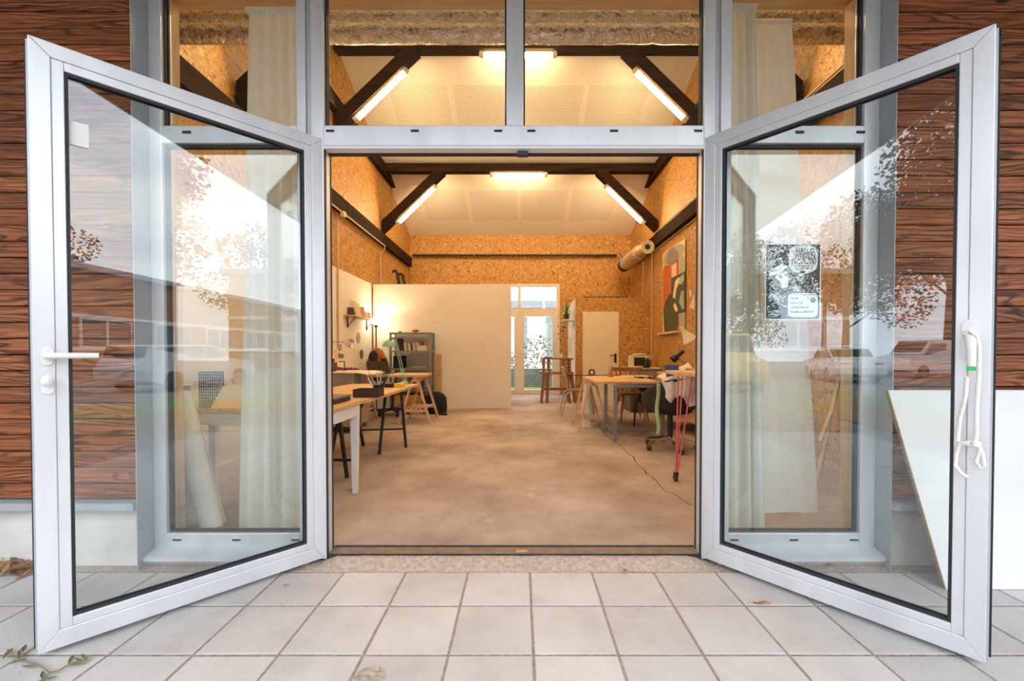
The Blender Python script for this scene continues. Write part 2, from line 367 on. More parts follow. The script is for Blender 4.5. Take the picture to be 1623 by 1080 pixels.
def thing(name, label, cat, loc=(0, 0, 0), group=None, kind=None, rz=0):
    o = bpy.data.objects.new(name, None); COL.objects.link(o); o.location = loc; o.rotation_euler = (0, 0, rz); o.empty_display_size = .1
    return tag(o, label, cat, group, kind)
def kids(o): return [c for c in COL.objects if c.parent == o]
def copy_tree(o, children=None):
    c = o.copy(); COL.objects.link(c)
    for ch in kids(o):
        d = ch.copy(); COL.objects.link(d); d.parent = c
        for g in kids(ch):
            e = g.copy(); COL.objects.link(e); e.parent = d
    return c
def inst(src, name, loc, parent=None):
    c = src.copy(); c.name = name; COL.objects.link(c); c.location = loc
    if parent is not None: c.parent = parent
    return c
def rotm(ax, ang): return Matrix.Rotation(ang, 3, ax)
def box1(x0, x1, y0, y1, z0, z1, *a, **k): return MB().box(x0, x1, y0, y1, z0, z1).build(*a, **k)

# ================================================================== SETTING
YB, XL, XR, YF = 11.6, -3.05, 3.03, 2.42        # back wall, side walls, inner face of the front wall
RY, RZ, EZ = 6.95, 6.29, 4.41                    # ridge and eaves of the sloped ceiling
def ceil_z(Y): return EZ + (RZ - EZ) * (1 - abs(Y - RY) / (YB - RY))

fl = box1(XL - .2, XR + .2, 2.36, YB + .2, -.1, .01, 'floor', FLOOR, kind='structure', label='worn ribbed concrete floor of the workshop', cat='floor')
# crack running through the floor, a row of thin broken segments
ck = MB(); pts = [gd(x, y, .011) for x, y in ((1098, 801), (1085, 795), (1068, 783), (1052, 777), (1040, 762), (1025, 752), (1012, 738), (1004, 724), (992, 716), (984, 706), (976, 702), (966, 694), (958, 688), (948, 672), (938, 664))]
for i in range(len(pts) - 1):
    a, b = pts[i], pts[i + 1]; m_ = (a + b) / 2 + V((random.uniform(-.02, .02), random.uniform(-.02, .02), 0))
    for p, q in ((a, m_), (m_, b)):
        sd = (q - p).cross(V((0, 0, 1))).normalized() * random.uniform(.003, .007)
        ck.add([p - sd, p + sd, q + sd, q - sd], [(0, 1, 2, 3)])
ck.build('floor_crack', pm('dark_crack', (.07, .05, .04), .9), fl)

# left and right walls: concrete block shell lined with OSB sheets
def side_wall(name, x, sgn, lab):
    s = MB()
    ys = [2.3, RY, YB + .2]
    poly = [(x + sgn * .02, ys[0], -.1), (x + sgn * .02, ys[2], -.1), (x + sgn * .02, ys[2], EZ + .1), (x + sgn * .02, RY, RZ + .25), (x + sgn * .02, ys[0], EZ + .1)]
    w_ = s.prism(poly, (sgn * .2, 0, 0)).build(name, CONC, kind='structure', label=lab, cat='wall')
    y = 2.42
    while y < YB - .01:
        y1 = min(y + 1.25, YB)
        for z0, z1 in ((.012, 2.5), (2.5, 5.0), (5.0, 6.3)):
            za = min(ceil_z(y + .002), z1); zb = min(ceil_z(y1 - .002), z1)
            if max(za, zb) <= z0 + .05: continue
            ym = RY if y < RY < y1 else None
            xa = x + sgn * random.uniform(0, .0025)
            pl = [(xa, y + .002, z0 + .002), (xa, y1 - .002, z0 + .002), (xa, y1 - .002, max(zb, z0 + .01) - .002)]
            if ym and z1 > RZ - .2: pl.append((xa, RY, min(z1, RZ)))
            pl.append((xa, y + .002, max(za, z0 + .01) - .002))
            MB().prism(pl, (sgn * .02, 0, 0)).build('osb_panel', OSB, w_)
        y = y1
    return w_
WL = side_wall('wall_left', XL, -1, 'left workshop wall lined with orange strand board sheets')
WR = side_wall('wall_right', XR, 1, 'right workshop wall lined with orange strand board sheets')
# back wall with the glazed door unit in it
wx0, wx1, wz1 = -1.12, 1.08, 3.06
s = MB().box(XL, wx0, YB + .02, YB + .2, 0, EZ + .2).box(wx1, XR, YB + .02, YB + .2, 0, EZ + .2).box(wx0, wx1, YB + .02, YB + .2, wz1, EZ + .2)
WB = s.build('wall_back', CONC, kind='structure', label='back workshop wall lined with strand board above the partition', cat='wall')
for x0, x1, z0, z1 in ((XL, -1.8, .01, 2.5), (-1.8, wx0, .01, 2.5), (XL, -1.8, 2.5, EZ), (-1.8, wx0, 2.5, EZ), (wx0, 0, wz1, EZ), (0, wx1, wz1, EZ), (wx1, 2.0, .01, 2.5), (2.0, XR, .01, 2.5), (wx1, 2.25, 2.5, EZ), (2.25, XR, 2.5, EZ)):
    MB().box(x0 + .002, x1 - .002, YB - random.uniform(0, .002), YB + .018, z0 + .002, z1 - .002).build('osb_panel', OSB, WB)
# ceiling: two slopes of white board
s = MB()
for ya, za, yb, zb in ((YF - .1, ceil_z(YF) - .04, RY, RZ), (RY, RZ, YB + .2, EZ - .08)):
    s.prism([(XL - .02, ya, za), (XL - .02, yb, zb), (XL - .02, yb, zb + .2), (XL - .02, ya, za + .2)], (XR - XL + .04, 0, 0))
CE = s.build('ceiling', CEIL, kind='structure', label='white pitched workshop ceiling above the dark trusses', cat='ceiling')
def ceil_panel(x0, x1, ya, yb):
    q = []
    for dz in (-.004, .01):
        q += [(x0, ya, ceil_z(ya) + dz), (x1, ya, ceil_z(ya) + dz), (x1, yb, ceil_z(yb) + dz), (x0, yb, ceil_z(yb) + dz)]
    MB().hexa(q).build('acoustic_panel', PERF, CE, label='perforated rectangular acoustic field')
for ya, yb in ((7.66, 8.72), (10.03, 11.06)):
    for x0, x1 in ((-2.42, -1.34), (-1.24, -.09), (.01, 1.15), (1.25, 2.33)):
        ceil_panel(x0, x1, ya, yb)

# front wall: masonry infill clad outside with charred boards, from y = 2.22 (cladding face)
CLX0, CLX1 = -2.030, 1.962
FR = MB().box(-9, -2.09, 2.27, 2.42, .30, 3.7).box(2.02, 9, 2.27, 2.42, .30, 3.7).box(-9, 9, 2.30, 2.42, 3.28, 4.6)
WF = FR.build('wall_front', pm('dark_sheathing', (.05, .045, .04), .9), kind='structure', label='front wall clad with horizontal charred wooden boards', cat='wall')
def clad_mesh(L):
    b = MB(); h = .0855; 
    b.prism([(0, .022, -.0403), (0, .003, -.0403), (0, 0, -.037), (0, 0, .037), (0, .003, .0403), (0, .022, .0403)], (L, 0, 0))
    return b
z = .372 + .0428; i = 0
while z < 3.5:
    for side in (-1, 1):
        # boards run in one or two lengths from the window reveal outward
        L1 = 5.0
        x0 = CLX0 - L1 if side < 0 else CLX1
        key = 'clad%d' % side
        if key not in _pc:
            ob = clad_mesh(L1).build('cladding_board', CLAD, WF); _pc[key] = ob; ob.location = (x0, 2.22, z); ob.matrix_parent_inverse = Matrix.Identity(4)
        else:
            ob = inst(_pc[key], 'cladding_board', (x0, 2.22 + random.uniform(-.002, .002), z))
        i += 1
    z += .0855
# plinth and flashing
for sx0, sx1 in ((-9, CLX0 + .0), (CLX1, 9)):
    box1(sx0, sx1, 2.262, 2.42, -.1, .322, 'concrete_plinth', CONC, WF)
    fm = MB().prism([(sx0, 2.185, .322), (sx0, 2.185, .362), (sx0, 2.27, .374), (sx0, 2.27, .322)], (sx1 - sx0, 0, 0)).build('plinth_flashing', FLASH, WF)
for xx, sg in ((CLX0, 1), (CLX1, -1)):
    box1(min(xx, xx + sg * .004), max(xx, xx + sg * .004), 2.205, 2.36, .0, 3.5, 'reveal_flashing', FLASH, WF)
# eaves over the entrance: soffit boards and fascia
ev = MB().box(-9, 9, -.40, 2.30, 3.62, 3.74)
EV = ev.build('roof_overhang', pm('dark_soffit_boarding', (.09, .05, .03), .8, 0, .2, 4, (.3, 6, 1)), kind='structure', label='dark boarded eaves over the entrance', cat='roof')
box1(-9, 9, -.43, -.40, 3.55, 3.80, 'fascia', FLASH, EV)
main_roof = MB().prism([(-9, -.43, 3.75), (-9, RY, RZ + .5), (-9, YB + .6, EZ + .35), (-9, YB + .6, EZ + .45), (-9, RY, RZ + .62), (-9, -.43, 3.85)], (18, 0, 0))
main_roof.build('roof_deck', FLASH, EV)

# outside ground
gr = box1(-60, 60, -60, 2.36, -.2, -.035, 'ground', ASPH, kind='structure', label='grey gravel parking lot in front of the workshop', cat='ground')
box1(-60, 60, 2.36, 60, -.2, -.035, 'ground', pm('garden_soil', (.16, .14, .09), .95, 0, .3, 1), kind='structure', label='earth behind the workshop', cat='ground')
st = MB().grid(lambda u, v: (-3.2 + 6.6 * u, 2.19 + .13 * v, -.004 + .005 * noise.noise(V((u * 60, v * 8, 0))) + (.030 * min(1, v / .7) * max(0, min(1, (1.06 - abs(-3.2 + 6.6 * u + .035)) / .08)) if v > .05 else 0)), 160, 8)
st.build('gravel_strip', GRAVEL, gr)
PV = MB().box(-3.3, 3.4, -1.6, 2.192, -.03, -.0032).build('pavement', JOINT, kind='structure', label='pavement of square pale concrete slabs with sandy joints', cat='pavement')
rows = [2.187, 1.893, 1.582, 1.268, .955, .640, .325, .01, -.305, -.62, -.935]
pit = .3245; proto = None
for r_ in range(len(rows) - 1):
    ya, yb = rows[r_ + 1], rows[r_]; d = yb - ya
    b = MB(); g = .0056; e = .003; hx = pit / 2 - g; hy = d / 2 - g
    b.hexa([(-hx, -hy, -.02), (hx, -hy, -.02), (hx, hy, -.02), (-hx, hy, -.02), (-hx, -hy, -.002), (hx, -hy, -.002), (hx, hy, -.002), (-hx, hy, -.002)])
    b.f.pop(1)
    n0 = len(b.v); b.v += [(-hx + e, -hy + e, 0), (hx - e, -hy + e, 0), (hx - e, hy - e, 0), (-hx + e, hy - e, 0)]
    b.f += [(n0, n0 + 1, n0 + 2, n0 + 3), (4, 5, n0 + 1, n0), (5, 6, n0 + 2, n0 + 1), (6, 7, n0 + 3, n0 + 2), (7, 4, n0, n0 + 3)]
    src = b.build('paver', PAVER, PV, fix=True); src.matrix_parent_inverse = Matrix.Identity(4)
    first = True
    for k in range(-10, 10):
        loc = (.049 + pit * (k + .5), (ya + yb) / 2, random.uniform(-.0015, .0005))
        if first: src.location = loc; o_ = src; first = False
        else: o_ = inst(src, 'paver', loc)
        o_.rotation_euler = (random.uniform(-.002, .002), random.uniform(-.002, .002), random.uniform(-.004, .004))

# ================================================================== FACADE WINDOWS AND DOOR FRAME
FY = 2.305
def fx(px): return (px - CX) / F * FY
def fz(py): return at(CX, py, FY).z
ZT = 3.30
def drain_slots(parent, pxs, z, y=FY):
    for px in pxs:
        x = fx(px)
        MB().box(x - .022, x + .022, y - .004, y + .002, z - .006, z + .006).build('drain_slot', GASK, parent)
        MB().box(x - .024, x + .024, y - .006, y + .002, z + .006, z + .009).build('slot_hood', ALU, parent)
def glazing(parent, x0, x1, z0, z1, y=FY + .034, mat=None):
    box1(x0 - .004, x1 + .004, y, y + .006, z0 - .004, z1 + .004, 'glass_pane', mat or GLASS, parent)
    g = MB(); t = .009
    for a in ((x0 - .002, x0 + t, z0, z1), (x1 - t, x1 + .002, z0, z1), (x0 + t, x1 - t, z0 - .002, z0 + t), (x0 + t, x1 - t, z1 - t, z1 + .002)):
        g.box(a[0], a[1], y - .012, y - .001, a[2], a[3])
        g.box(a[0], a[1], y + .008, y + .020, a[2], a[3])
    g.build('gasket', GASK, parent)
zb0, zb1 = fz(226.5), fz(199)      # cross bar over the lower lights
def window_unit(name, x0, x1, wl, wr, lab):
    """outer frame x0..x1 with jamb widths wl, wr; upper and lower fixed light"""
    W = thing(name, lab, 'window', ((x0 + x1) / 2, FY, 0), kind='structure')
    fd = .075
    for xa, xb in ((x0, x0 + wl), (x1 - wr, x1)):
        MB().box(xa, xb, FY, FY + fd, .06, ZT).build('jamb', ALU, W, bevel=.003)
    MB().box(x0 + wl, x1 - wr, FY + .001, FY + fd, zb0, zb1).build('cross_bar', ALU, W, bevel=.003)
    MB().box(x0 + wl, x1 - wr, FY + .001, FY + fd, .075, .152).build('bottom_rail', ALU, W, bevel=.003)
    MB().prism([(x0 - .015, 2.235, .03), (x0 - .015, 2.235, .052), (x0 - .015, 2.31, .078), (x0 - .015, 2.31, .0), (x0 - .015, 2.26, 0)], (x1 - x0 + .03, 0, 0)).build('sill', ALU, W)
    MB().box(x0, x1, FY, FY + fd, ZT, ZT + .05).build('head', ALU, W)
    glazing(W, x0 + wl, x1 - wr, .152, zb0 - .004); glazing(W, x0 + wl, x1 - wr, zb1, ZT)
    return W
W1 = window_unit('window_1', -2.026, fx(487), .068, fx(487) - fx(473), 'tall fixed aluminium window left of the open door, paper rolls behind it')
W2 = window_unit('window_2', fx(1140), 1.958, fx(1157) - fx(1140), .082, 'tall fixed aluminium window right of the open door, poster in its lower pane')
drain_slots(W1, (277, 372, 466), .118); drain_slots(W2, (1166, 1261, 1357), .118)
drain_slots(W2, (1264, 1360), (zb0 + zb1) / 2 + .01)
drain_slots(W1, (300, 440), (zb0 + zb1) / 2 + .01)
# door frame and transom light
DF = thing('window_3', 'aluminium frame of the wide doorway with two transom lights on top', 'window', (0, FY, 0), kind='structure')
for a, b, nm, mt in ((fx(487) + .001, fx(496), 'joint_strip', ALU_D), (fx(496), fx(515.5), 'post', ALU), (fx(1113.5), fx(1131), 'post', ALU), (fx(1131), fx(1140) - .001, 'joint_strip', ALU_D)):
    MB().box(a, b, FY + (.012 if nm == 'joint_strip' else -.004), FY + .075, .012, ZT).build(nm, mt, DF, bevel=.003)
xa, xb = fx(515.5), fx(1113.5)
MB().box(xa, xb, FY - .002, FY + .07, fz(231), zb1).build('transom_bar', ALU, DF, bevel=.003)
MB().box(xa, xb, FY - .004, FY + .05, fz(236), fz(231.6)).build('head_trim', WHITE, DF)
MB().box(fx(803), fx(829.5), FY - .002, FY + .07, zb1, ZT).build('mullion', ALU, DF, bevel=.003)
MB().box(xa, xb, FY, FY + .07, ZT, ZT + .05).build('head', ALU, DF)
glazing(DF, xa, fx(803), zb1, ZT); glazing(DF, fx(829.5), xb, zb1, ZT)
drain_slots(DF, (526, 659, 790, 842, 972, 1104), fz(208))
# rubber seals and profile around the opening
for y0, y1, ins in ((FY + .003, FY + .020, .004), (FY + .074, FY + .086, .003)):
    for a_, b_ in ((xa - .02, xa + ins), (xb - ins, xb + .02)):
        MB().box(a_, b_, y0, y1, .012, fz(236)).build('rebate_seal', GASK, DF)
    MB().box(xa, xb, y0 + .05 * (y0 < FY + .01), y1 + .05 * (y0 < FY + .01), fz(236) - ins, fz(236) + .01).build('rebate_seal', GASK, DF)
MB().box(xa, xb, 2.312, 2.320, -.002, .033).build('threshold', GASK, DF)
MB().box(xa, xb, 2.3205, 2.405, .0, .031).build('threshold', pm('dusty_bronze_threshold', (.20, .16, .13), .6, .3, .2, 20), DF, label='dusty metal threshold strip')
MB().box(xa, xb, 2.4055, 2.418, .0, .036).build('threshold', GASK, DF)
MB().box(fx(820), fx(837), FY + .02, FY + .05, fz(243), fz(237)).build('strike_plate', BLK, DF, label='black latch keeper in the head')
MB().box(fx(818), fx(836), FY + .03, FY + .06, .031, .034).build('strike_plate', CHROME, DF, label='worn floor keeper plate')

# ================================================================== OPEN DOOR LEAVES
def leaf(name, H, E, ztop, zbot, lab, sgn):
    """leaf from hinge point H to outer edge E (plan); sgn = +1 if the camera-side normal is u rotated by -90 deg"""
    H, E = V((*H, 0)), V((*E, 0)); W = (E - H).length; u = (E - H) / W
    n = V((u.y, -u.x, 0)) * sgn
    if n.dot(V((0, 0, 0)) - H) < 0: n = -n
    def P(s, z, d=0): return H + u * s + V((0, 0, z)) + n * d
    D = thing(name, lab, 'door', tuple(H), kind='structure')
    T = .062
    a, bb = .056, .034         # outer profile width and glazing bead width
    si, so, zt, zb = 0, W, ztop, zbot
    def rail(q, nm, mt, d0, d1, **k):
        MB().hexa([P(s, z_, d0) for s, z_ in q] + [P(s, z_, d1) for s, z_ in q]).build(nm, mt, D, bevel=.0025, **k)
    i0, i1, j0, j1 = si + a, so - a, zb + a + .012, zt - a
    rail([(so, zb), (so, zt), (i1, j1), (i1, j0)], 'lock_stile', ALU, -T, 0)
    rail([(si, zb), (i0, j0), (i0, j1), (si, zt)], 'hinge_stile', ALU, -T, 0)
    rail([(si, zt), (i0, j1), (i1, j1), (so, zt)], 'top_rail', ALU, -T, 0)
    rail([(si, zb), (so, zb), (i1, j0), (i0, j0)], 'bottom_rail', ALU, -T, 0)
    k0, k1, l0, l1 = i0 + bb, i1 - bb, j0 + bb, j1 - bb
    for q in (((i0, k0), (j0, j1)), ((k1, i1), (j0, j1)), ((k0, k1), (j0, l0)), ((k0, k1), (l1, j1))):
        (s0, s1), (z0, z1) = q
        rail([(s0, z0), (s1, z0), (s1, z1), (s0, z1)], 'glazing_bead', ALU, -T + .004, -.004)
    g = .010
    sm = MB()
    for (s0, s1), (z0, z1) in (((k0, k0 + g), (l0, l1)), ((k1 - g, k1), (l0, l1)), ((k0 + g, k1 - g), (l0, l0 + g)), ((k0 + g, k1 - g), (l1 - g, l1))):
        for d0, d1 in ((-.022, -.012), (-.046, -.036)):
            sm.hexa([P(s, z_, d0) for s, z_ in ((s0, z0), (s1, z0), (s1, z1), (s0, z1))] + [P(s, z_, d1) for s, z_ in ((s0, z0), (s1, z0), (s1, z1), (s0, z1))])
    sm.build('gasket', GASK, D)
    q = [(k0 - .004, l0 - .004), (k1 + .004, l0 - .004), (k1 + .004, l1 + .004), (k0 - .004, l1 + .004)]
    MB().hexa([P(s, z_, -.034) for s, z_ in q] + [P(s, z_, -.026) for s, z_ in q]).build('glass_pane', GLASS, D)
    # dark weather seal and rear flange standing proud behind the leaf
    fl_ = MB()
    for (s0, s1), (z0, z1) in (((so - .03, so + .012), (zb, zt)), ((0.0, so + .012), (zt - .02, zt + .004)), ((.0, so), (zb - .006, zb + .02))):
        qq = [(s0, z0), (s1, z0), (s1, z1), (s0, z1)]
        fl_.hexa([P(s, z_, -T - .010) for s, z_ in qq] + [P(s, z_, -T) for s, z_ in qq])
    fl_.build('weather_seal', GASK, D)
    qq = [(so, zb + .01), (so + .006, zb + .01), (so + .006, zt - .01), (so, zt - .01)]
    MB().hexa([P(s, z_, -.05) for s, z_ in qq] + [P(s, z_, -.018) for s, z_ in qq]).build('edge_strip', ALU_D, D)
    for zz in (zb + .25, (zb + zt) / 2, zt - .25):
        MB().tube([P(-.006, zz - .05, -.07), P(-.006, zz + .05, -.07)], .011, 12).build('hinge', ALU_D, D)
    return D, P, W, u, n
D1, P1, W1_, u1, n1 = leaf('door_1', (-1.079, 2.300), (-1.80, 1.548), 2.316, .022, 'left glazed aluminium door leaf standing open with lever handle', 1)
D2, P2, W2_, u2, n2 = leaf('door_2', (1.003, 2.300), (1.688, 1.506), 2.322, .022, 'right glazed aluminium door leaf standing open with rope on its handle', -1)
def on_leaf(P, W, px, py, d=0):
    """s and z on a leaf for a photo pixel"""
    lo, hi = -.2, W + .3
    f = lambda s: P(s, 0, d).x / P(s, 0, d).y - (px - CX) / F
    a = f(lo)
    for _ in range(50):
        m = (lo + hi) / 2
        if (f(m) > 0) == (a > 0): lo = m
        else: hi = m
    s = (lo + hi) / 2
    return s, at(px, py, P(s, 0, d).y).z
def oval(P, s, z, d0, d1, w_, h, n=24):
    b = MB(); r = w_ / 2
    ring = []
    for k in range(n):
        t = 2 * PI * k / n; x = math.cos(t) * r; y = math.sin(t) * r + (h / 2 - r) * (1 if math.sin(t) >= 0 else -1)
        ring.append((x, y))
    vs = [P(s + x, z + y, d0) for x, y in ring] + [P(s + x * .96, z + y * .98, d1) for x, y in ring]
    b.add(vs, [tuple(range(n)), tuple(range(n, 2 * n))] + [(i, (i + 1) % n, n + (i + 1) % n, n + i) for i in range(n)])
    return b
# left leaf: lever handle, rosette, thumb turn
s, z_ = on_leaf(P1, W1_, 75, 564)
hn = oval(P1, s, z_, 0, .010, .034, .072).build('door_handle', WHITE, D1, smooth=True)
MB().tube([P1(s, z_ + .0, .008), P1(s, z_, .05), P1(s - .012, z_, .058), P1(s - .05, z_, .060), P1(s - .135, z_, .058)], [.010, .010, .0115, .0115, .0105], 14).build('lever', WHITE, hn, smooth=True)
s, z_ = on_leaf(P1, W1_, 75, 610)
th_ = oval(P1, s, z_, 0, .009, .034, .072).build('lock_rosette', WHITE, D1, smooth=True)
MB().lathe([(.004, 0), (.010, .004), (.008, .012), (.016, .022), (.017, .03), (.010, .038), (.002, .04)], P1(s, z_ + .014, .008), 16, Matrix((u1, V((0, 0, 1)), n1)).transposed()).build('thumb_turn', WHITE, th_, smooth=True)
s0, za = on_leaf(P1, W1_, 107, 188, -.025); s1, zb_ = on_leaf(P1, W1_, 146, 196, -.025)
s2, zc = on_leaf(P1, W1_, 108, 226, -.025)
q = [(s1, zc), (s0, zc), (s0, za), (s1, za)]
MB().hexa([P1(a, b, -.0255) for a, b in q] + [P1(a, b, -.0245) for a, b in q]).build('glass_sticker', pm('white_sticker', (.85, .86, .88), .6, 0, .03), label='small square white sticker on a door pane', cat='sticker')
# right leaf handle turned down, rope
s, z_ = on_leaf(P2, W2_, 1535, 532)
hn2 = oval(P2, s, z_ - .015, 0, .010, .036, .150).build('door_handle', WHITE, D2, smooth=True)
zl = z_ + .005
MB().tube([P2(s, zl, .008), P2(s, zl, .045), P2(s + .006, zl - .012, .056), P2(s + .008, zl - .05, .058), P2(s + .010, zl - .135, .055)], [.014, .014, .016, .0135, .012], 14).build('lever', WHITE, hn2, smooth=True)
MB().obox(P2(s + .010, zl - .125, .067), (.024, .006, .014), Matrix((u2, -n2, V((0, 0, 1)))).transposed()).build('handle_tag', pm('green_tag', (.05, .45, .14), .5), hn2, label='green tag wrapped on the lever end')
rp = MB()
def R2(px, py, d=.06): 
    s_, zz = on_leaf(P2, W2_, px, py, d); return P2(s_, zz, d)
rp.tube([R2(1527, 530, .062), R2(1536, 524, .066), R2(1547, 532, .066), R2(1552, 550, .04), R2(1552, 600, .03), R2(1549, 650, .03), R2(1550, 690, .03), R2(1548, 703, .034), R2(1540, 706, .034), R2(1524, 702, .03), R2(1518, 720, .025), R2(1517, 738, .025), R2(1526, 750, .03), R2(1537, 757, .03)], .0062, 8)
rp.tube([R2(1533, 598, .062), R2(1531, 630, .04), R2(1523, 665, .03), R2(1520, 700, .03), R2(1532, 702, .036), R2(1550, 700, .034), R2(1556, 712, .03), R2(1550, 732, .03), R2(1558, 743, .03), R2(1563, 738, .03), R2(1560, 720, .03), R2(1551, 705, .034)], .0062, 8)
rp.lathe([(.004, -.014), (.013, -.008), (.014, .006), (.004, .014)], R2(1549, 704, .036), 10)
rope = rp.build('rope', cloth('white_cotton_rope', (.85, .83, .8), 0), smooth=True, label='white knotted rope looped over the turned-down door handle', cat='rope')

# ================================================================== ROOF TRUSSES AND STRIP LIGHTS
def tube_light(p0, p1, nrm, lab):
    p0, p1, nrm = V(p0), V(p1), V(nrm).normalized(); d = (p1 - p0).normalized()
    L = thing('strip_light', lab, 'light', tuple((p0 + p1) / 2), group='strip lights under the roof trusses')
    MB().beam(p0 - d * .07 + nrm * .045, p1 + d * .07 + nrm * .045, .05, .03, nrm).build('housing', WHITE, L)
    for a, e in ((p0, -1), (p1, 1)):
        MB().tube([a, a + d * e * .075], .036, 12).build('end_cap', pm('grey_end_cap', (.55, .5, .42), .5), L)
    MB().tube([p0, p1], .035, 12).build('tube', LED, L, smooth=True)
LED = emit('warm_fluorescent_tube', (1.0, .67, .34), TUBE)
nmz = ('back', 'middle', 'front')
for ti, (Y, dz) in enumerate(((9.3, 0), (6.95, .96), (4.6, 0))):
    T = thing('roof_truss', ('dark timber roof truss nearest the back wall, lowest in view', 'dark timber roof truss under the ridge, seen through the transom lights', 'dark timber roof truss nearest the entrance, mostly above the foil ducts')[ti], 'truss', (0, Y, 5 + dz))
    MB().box(XL + .02, XR - .02, Y - .09, Y + .09, 5.12 + dz, 5.30 + dz).build('tie_beam', BEAMX, T, bevel=.006)
    for sg in (-1, 1):
        xw = abs(XL) - .0 if sg < 0 else XR
        a = V((sg * (xw - .03), Y, 3.93 + dz)); b = V((sg * 1.72, Y, 5.16 + dz))
        d_ = (b - a).normalized(); nn = V((-d_.z, 0, d_.x)); nn = nn if nn.z > 0 else -nn
        # foot is cut plumb against the wall
        hh = .10
        f1 = a - nn * hh; f2 = a + nn * hh
        f1 = f1 + d_ * ((sg * (xw - .015) - f1.x) / d_.x); f2 = f2 + d_ * ((sg * (xw - .015) - f2.x) / d_.x)
        pl = [f1, b - nn * hh, b + nn * hh, f2]
        MB().prism([V((p.x, Y - .085, p.z)) for p in pl], (0, .17, 0)).build('brace', BEAMX, T, bevel=.005)
        p0 = V((sg * 2.66, Y - .02, 4.035 + dz)); p1 = V((sg * 1.90, Y - .02, 4.775 + dz))
        tube_light(p0, p1, nn, '%s slanting strip light under the %s truss' % ('left' if sg < 0 else 'right', nmz[ti]))
    tube_light((-.60, Y - .02, 5.065 + dz - .01), (.52, Y - .02, 5.065 + dz - .01), (0, 0, 1), 'level strip light under the tie of the %s truss' % nmz[ti])
for xx, sg, lab in ((XL, 1, 'left'), (XR, -1, 'right')):
    x0, x1 = (xx, xx + .10) if sg > 0 else (xx - .10, xx)
    MB().box(x0 + .001 * 0, x1, 2.5, 11.45, 3.50, 3.74).build('wall_plate_beam', BEAM, label='dark lengthwise timber beam low on the %s wall' % lab, cat='beam', bevel=.006)
    yl = RY + (RZ - 5.06) / (RZ - EZ) * (YB - RY); yh = RY + (RZ - 5.30) / (RZ - EZ) * (YB - RY)
    for ya, yb in ((0, 0),):
        pl = [(x0, 2 * RY - yl, 5.06), (x0, yl, 5.06), (x0, yh, 5.30), (x0, 2 * RY - yh, 5.30)]
        MB().prism(pl, (x1 - x0, 0, 0)).build('purlin', BEAM, label='dark upper purlin running along the %s wall into the ceiling' % lab, cat='beam')
# timber beam, posts and foil ducts behind the facade glass
MB().box(-2.14, 2.10, 2.48, 2.64, 3.283, 3.50).build('lintel_beam', PINE, label='pale pine lintel beam just behind the top of the windows', cat='beam')
for x0, lab in ((-2.16, 'left'), (1.985, 'right')):
    MB().box(x0, x0 + .07, 2.46, 2.60, .012, 3.262).build('pine_post', PINEZ, label='pale pine post at the outer side of the %s window' % lab, cat='post')
for zc, r_, yy, lab in ((at(825, 29, 3.52).z, .066, 3.52, 'upper'), (at(825, 54, 3.44).z, .072, 3.44, 'lower')):
    dct = MB(); n = 20; m = 150; vs = []
    for i in range(m + 1):
        x = XL + .02 + (XR - XL - .04) * i / m
        seam = min(abs(((x + (0 if lab == 'upper' else .35)) % .95) - .47), .2)
        rr = r_ * (1 - .20 * math.exp(-(seam / .012) ** 2) + .04 * noise.noise(V((x * 3, 0, zc * 5))))
        for k in range(n):
            t = 2 * PI * k / n
            q_ = rr * (1 + .05 * noise.noise(V((x * 9, k * 1.3, zc * 7))) + .03 * noise.noise(V((x * 40, k * 2.3, 3))))
            vs.append((x, yy + q_ * math.cos(t), zc + q_ * math.sin(t)))
    dct.add(vs, [(i * n + k, i * n + (k + 1) % n, (i + 1) * n + (k + 1) % n, (i + 1) * n + k) for i in range(m) for k in range(n)])
    dct.build('foil_duct', FOIL, smooth=True, label='%s foil wrapped duct crossing behind the transom lights' % lab, cat='duct')

# curtains
def curtain(name, lab, x0, x1, Y, z0, z1, folds, amp, flare=0.0, skew=0.0, nu=110, lean=0.0, seed=0, z0r=None):
    c = MB()
    def fn(u, v):
        zz = (z0 + ((z0r - z0) * u if z0r is not None else 0)) * (1 - v) + z1 * v
        xx = x0 + (x1 - x0) * u + skew * (1 - v) * u + flare * (1 - v) * (u - .5)
        a = amp * (.5 + .6 * (1 - v)) * (.6 + .5 * noise.noise(V((u * 3, seed, 2))))
        ph = folds * 2 * PI * (u + .04 * noise.noise(V((u * 5, v * 1.2, seed))))
        return (xx + .25 * a * math.sin(ph * 1.0 + 1), Y + a * math.sin(ph) + .01 * noise.noise(V((u * 8, v * 5, seed))) + lean * (1 - v), zz)
    c.grid(fn, nu, 36)
    hh = c.build(name, CURT, smooth=True, label=lab, cat='curtain', fix=False)
    b = MB(); b.grid(lambda u, v: (x0 + (x1 - x0) * u, Y - .004 - amp * .6 * (1 - abs(2 * v - 1)), z1 - .03 + .04 * v), 20, 2).build('heading_tape', CURT, hh, fix=False)
    return hh
curtain('curtain', 'white cotton curtain gathered at the right side of the left window', -1.665, -1.30, 2.60, .03, 3.25, 5, .058, flare=.20, seed=1)
curtain('curtain', 'white cotton curtain gathered at the left side of the right window', 1.10, 1.42, 2.57, .04, 3.25, 5, .052, skew=0.08, seed=4)
curtain('curtain', 'flat cloth hanging slanted at the middle of the right window', 1.37, 1.71, 2.68, .12, 3.25, 2, .012, skew=.20, seed=9, z0r=.13)
